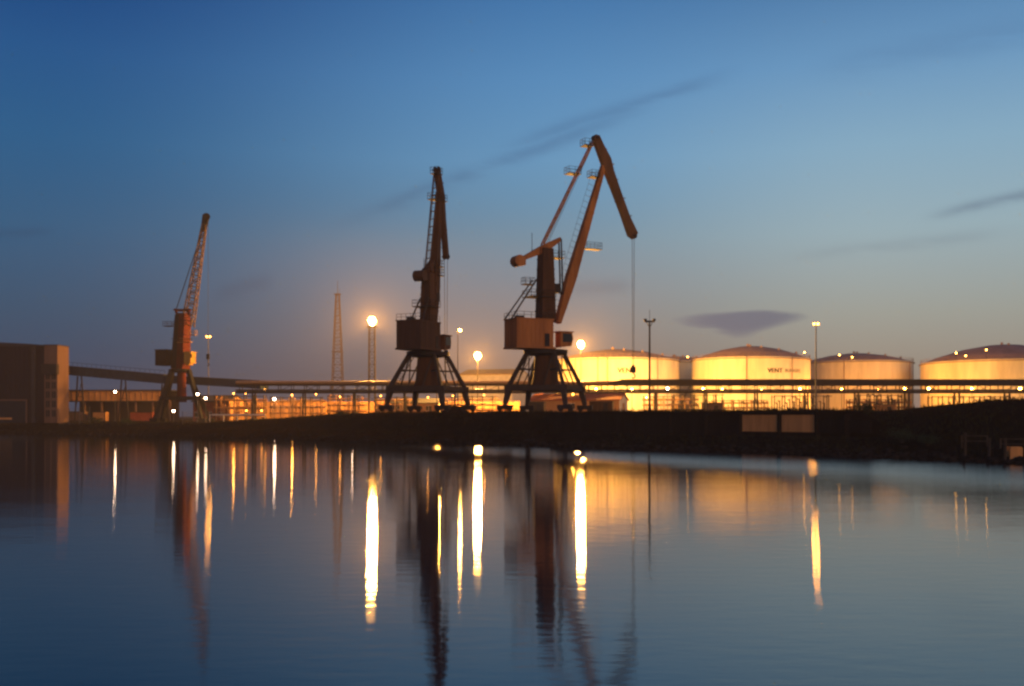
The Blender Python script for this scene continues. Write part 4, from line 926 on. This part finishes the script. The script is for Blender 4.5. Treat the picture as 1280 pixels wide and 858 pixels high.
# ------------------------------------------------------------------ bank wall, railings, blocks
def shore_at(u, d):      # the point d metres inland of the shore along picture column u, solved on the shore line
    k = (u - CU) / F; best = None
    Y = 60
    while Y < 400:
        e = abs(sdist(k * Y, Y) - d)
        if sdist(k * Y, Y) > d: return Vector((k * Y, Y, 0))
        Y += .25
    return Vector((k * Y, Y, 0))
def quay_wall():
    us = [690 + i * 50 for i in range(0, 5)] + [928, 975, 1022, 1092]; us = [690, 740, 790, 838, 883, 926, 975, 1022, 1058, 1092]
    pts = [shore_at(u, 10.3) for u in us]; t = thing('retaining_wall', Vector((pts[4].x, pts[4].y, 1.8)), 'low concrete retaining wall along the bank, two of its panels coloured as lit', 'wall')
    for i in range(len(us) - 1):
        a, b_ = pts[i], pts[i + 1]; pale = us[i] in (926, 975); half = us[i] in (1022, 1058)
        zt = 4.62 if not half else 4.0; d = (b_ - a).normalized(); g = .35; m = MB()
        z0 = 1.5; h0 = 2.45 if pale or half else z0
        m.beam(a + d * g + Vector((0, 0, (zt + h0) / 2)), b_ - d * g + Vector((0, 0, (zt + h0) / 2)), (.3, zt - h0))
        o = obj('panel', m, M['concrete'] if pale else M['concrete_dark'], t)  # lit panels carry the light in their base colour
        if pale: o['label'] = 'concrete panel with orange light in its colour'; obj('footing', MB().beam(a + d * .36 + Vector((0, 0, 1.9)), b_ - d * .36 + Vector((0, 0, 1.9)), (.6, 1.0)), M['concrete_dark'], o)
        obj('pilaster', MB().beam(a + Vector((0, 0, 1.2)), a + Vector((0, 0, 4.7)), .62), M['concrete_dark'], t)
    cm = MB()
    for i in range(len(us) - 3): cm.beam(pts[i] + Vector((0, 0, 4.86)), pts[i + 1] + Vector((0, 0, 4.86)), (.7, .28))
    obj('coping', cm, M['concrete_dark'], t)
quay_wall()
def railing(u, d, w, h, lb):
    p = shore_at(u, d); zb = height(p.x, p.y); t = thing('bank_railing', Vector((p.x, p.y, zb)), lb, 'railing')
    dr = Vector((.85, -.5, 0)); a, b_ = p - dr * w / 2, p + dr * w / 2
    for q in (a, b_): obj('post', MB().beam(Vector((q.x, q.y, zb - .5)), Vector((q.x, q.y, zb + h)), .12), M['wood'], t)
    for z in (h - .05, h * .55): obj('rail', MB().beam(Vector((a.x, a.y, zb + z)), Vector((b_.x, b_.y, zb + z)), .1), M['wood'], t)
railing(1218, 5, 2.4, 1.3, 'weathered two rail wooden railing on the right bank, left of the mooring posts')
railing(1266, 4.5, 2.2, 1.2, 'weathered wooden railing at the right edge of the picture above the pale block')
for u, d, s, lb in ((1188, 2.2, .9, 'dark concrete block at the water edge, leftmost of the row below the railing'), (1246, 2.0, .9, 'dark concrete block at the water edge between the two wooden railings'), (1268, 1.8, 1.2, 'pale brown concrete block at the water edge by the right edge of the picture')):
    p = shore_at(u, d); z = height(p.x, p.y); m = MB()
    w = s * .5; m.prism([(p.x - w, p.y, z - .3), (p.x + w, p.y, z - .3), (p.x + w, p.y, z + s * .7), (p.x + w * .85, p.y, z + s * .85), (p.x - w * .85, p.y, z + s * .85), (p.x - w, p.y, z + s * .7)], (.1, w, 0))
    o = obj('concrete_block', m, M['concrete'] if s > 1 else M['concrete_dark'], loc=(p.x, p.y, z)); tag(o, lb, 'concrete block', 'concrete blocks along the right water edge')
for u, d, h, lb in ((1206, 1.2, 2.4, 'dark wooden mooring post at the left end of the railing'), (1236, 1.0, 1.9, 'dark wooden mooring post between the two railings'), (1256, .8, 2.0, 'dark wooden mooring post just left of the pale block')):
    p = shore_at(u, d); z = height(p.x, p.y); o = obj('mooring_post', MB().tube((p.x, p.y, z - 1), (p.x + .05, p.y, z + h), .17, .14, n=9).tube((p.x + .05, p.y, z + h), (p.x + .05, p.y, z + h + .08), .14, .06, n=9), M['wood'], loc=(p.x, p.y, z)); tag(o, lb, 'post', 'mooring posts on the right bank')
# heaps and bushes
def heap(u, d, w, h, lb):
    p = shore_at(u, d); z = height(p.x, p.y); m = MB(); n = 18; k = 6
    for j in range(k + 1):
        f = j / k
        for i in range(n):
            a = 6.2832 * i / n; r = w * f * (1 + .18 * noise.noise(Vector((math.cos(a) * 1.5, math.sin(a) * 1.5, u)))); m.v.append(Vector((p.x + r * math.cos(a), p.y + r * math.sin(a) * .8, z - .25 + h * (1 - f ** 1.5) + .15 * noise.noise(Vector((r * math.cos(a), r * math.sin(a), u))))))
    for j in range(k):
        for i in range(n): m.f.append((j * n + i, j * n + (i + 1) % n, (j + 1) * n + (i + 1) % n, (j + 1) * n + i))
    tag(obj('soil_heap', m, M['soil'], loc=(p.x, p.y, z)), lb, 'soil heap')
heap(568, 16, 3.2, 1.5, 'dark soil heap on the bank before the right legs of the dark brown crane')
heap(498, 15, 2.2, .8, 'flat dark soil heap before the left legs of the dark brown crane')
M['leaf'] = mat('leaf', (.035, .05, .018), .8, .5, 1.5, col2=(.02, .025, .01), bump=0)
def bush(u, d, w, h, lb, seed):
    random.seed(seed); p = shore_at(u, d); z = height(p.x, p.y); t = thing('bush', Vector((p.x, p.y, z)), lb, 'bush'); st = MB(); lf = MB()
    for k in range(9):
        a = random.random() * 6.28; r = random.uniform(.2, 1) * w * .6; e = Vector((p.x + r * math.cos(a), p.y + r * math.sin(a), z + h * random.uniform(.6, 1))); st.tube((p.x, p.y, z - .2), e, .04, .012, n=5)
        for m in range(90):
            q = e + Vector((random.gauss(0, w * .2), random.gauss(0, w * .2), random.gauss(-h * .15, h * .2))); s = random.uniform(.06, .14)
            if q.z < z: continue
            x = Vector((random.gauss(0, 1), random.gauss(0, 1), random.gauss(0, 1))).normalized(); y = x.orthogonal().normalized(); lf.add([q - x * s, q + y * s * .5, q + x * s, q - y * s * .5], [(0, 1, 2, 3)])
    obj('stem', st, M['wood'], t); obj('foliage', lf, M['leaf'], t, smooth=False)
bush(120, 14, 2.2, 1.4, 'low bush on the dark left bank below the open shed', 1)
bush(160, 12, 2.6, 1.5, 'wider low bush on the left bank, left of the red crane foot', 2)
bush(1128, 6, 2.4, 1.4, 'green bush on the right bank slope under the biggest tank', 3)
bush(1160, 5, 1.6, 1.0, 'small green bush on the right bank, left of the wooden railing', 4)
bush(1085, 14, 2.6, 1.2, 'dark bush on top of the right bank beside the retaining wall end', 5)
bush(425, 15, 2.4, .9, 'dark bush on the bank top below the radio tower', 6)

# ------------------------------------------------------------------ haze added for the lamp glow
hz = MB().box((0, 450, 25.0), (3400, 2300, 57.0))
mh = bpy.data.materials.new('haze'); nt3 = nodes(mh); o3 = nt3.nodes.new('ShaderNodeOutputMaterial'); pv = nt3.nodes.new('ShaderNodeVolumePrincipled')
pv.inputs['Color'].default_value = (.95, .86, .75, 1); pv.inputs['Density'].default_value = .0003; pv.inputs['Anisotropy'].default_value = .08
nt3.links.new(pv.outputs[0], o3.inputs['Volume']); mh.cycles.volume_sampling = 'EQUIANGULAR'
hb = obj('haze', hz, mh, smooth=False); tag(hb, 'thin haze added over the whole harbour to give the lamps a glow', 'haze', kind='stuff')

# ------------------------------------------------------------------ camera and render settings
cam = bpy.data.cameras.new('camera'); co = bpy.data.objects.new('camera', cam); COL.objects.link(co)
cam.sensor_width = 36; cam.lens = 36 * F / 1280; cam.shift_y = (HV - 429) / 1280; cam.clip_start = .1; cam.clip_end = 8000
co.location = (0, 0, HC); co.rotation_euler = (R(90), 0, 0); S.camera = co
S.render.engine = 'CYCLES'
S.view_settings.view_transform = 'Standard'; S.view_settings.look = 'None'; S.view_settings.exposure = 0; S.view_settings.gamma = 1
c = S.cycles; c.use_denoising = True; c.max_bounces = 6; c.diffuse_bounces = 2; c.glossy_bounces = 3; c.volume_bounces = 0; c.sample_clamp_indirect = 0; c.filter_width = 2.5
c.caustics_reflective = False; c.caustics_refractive = False
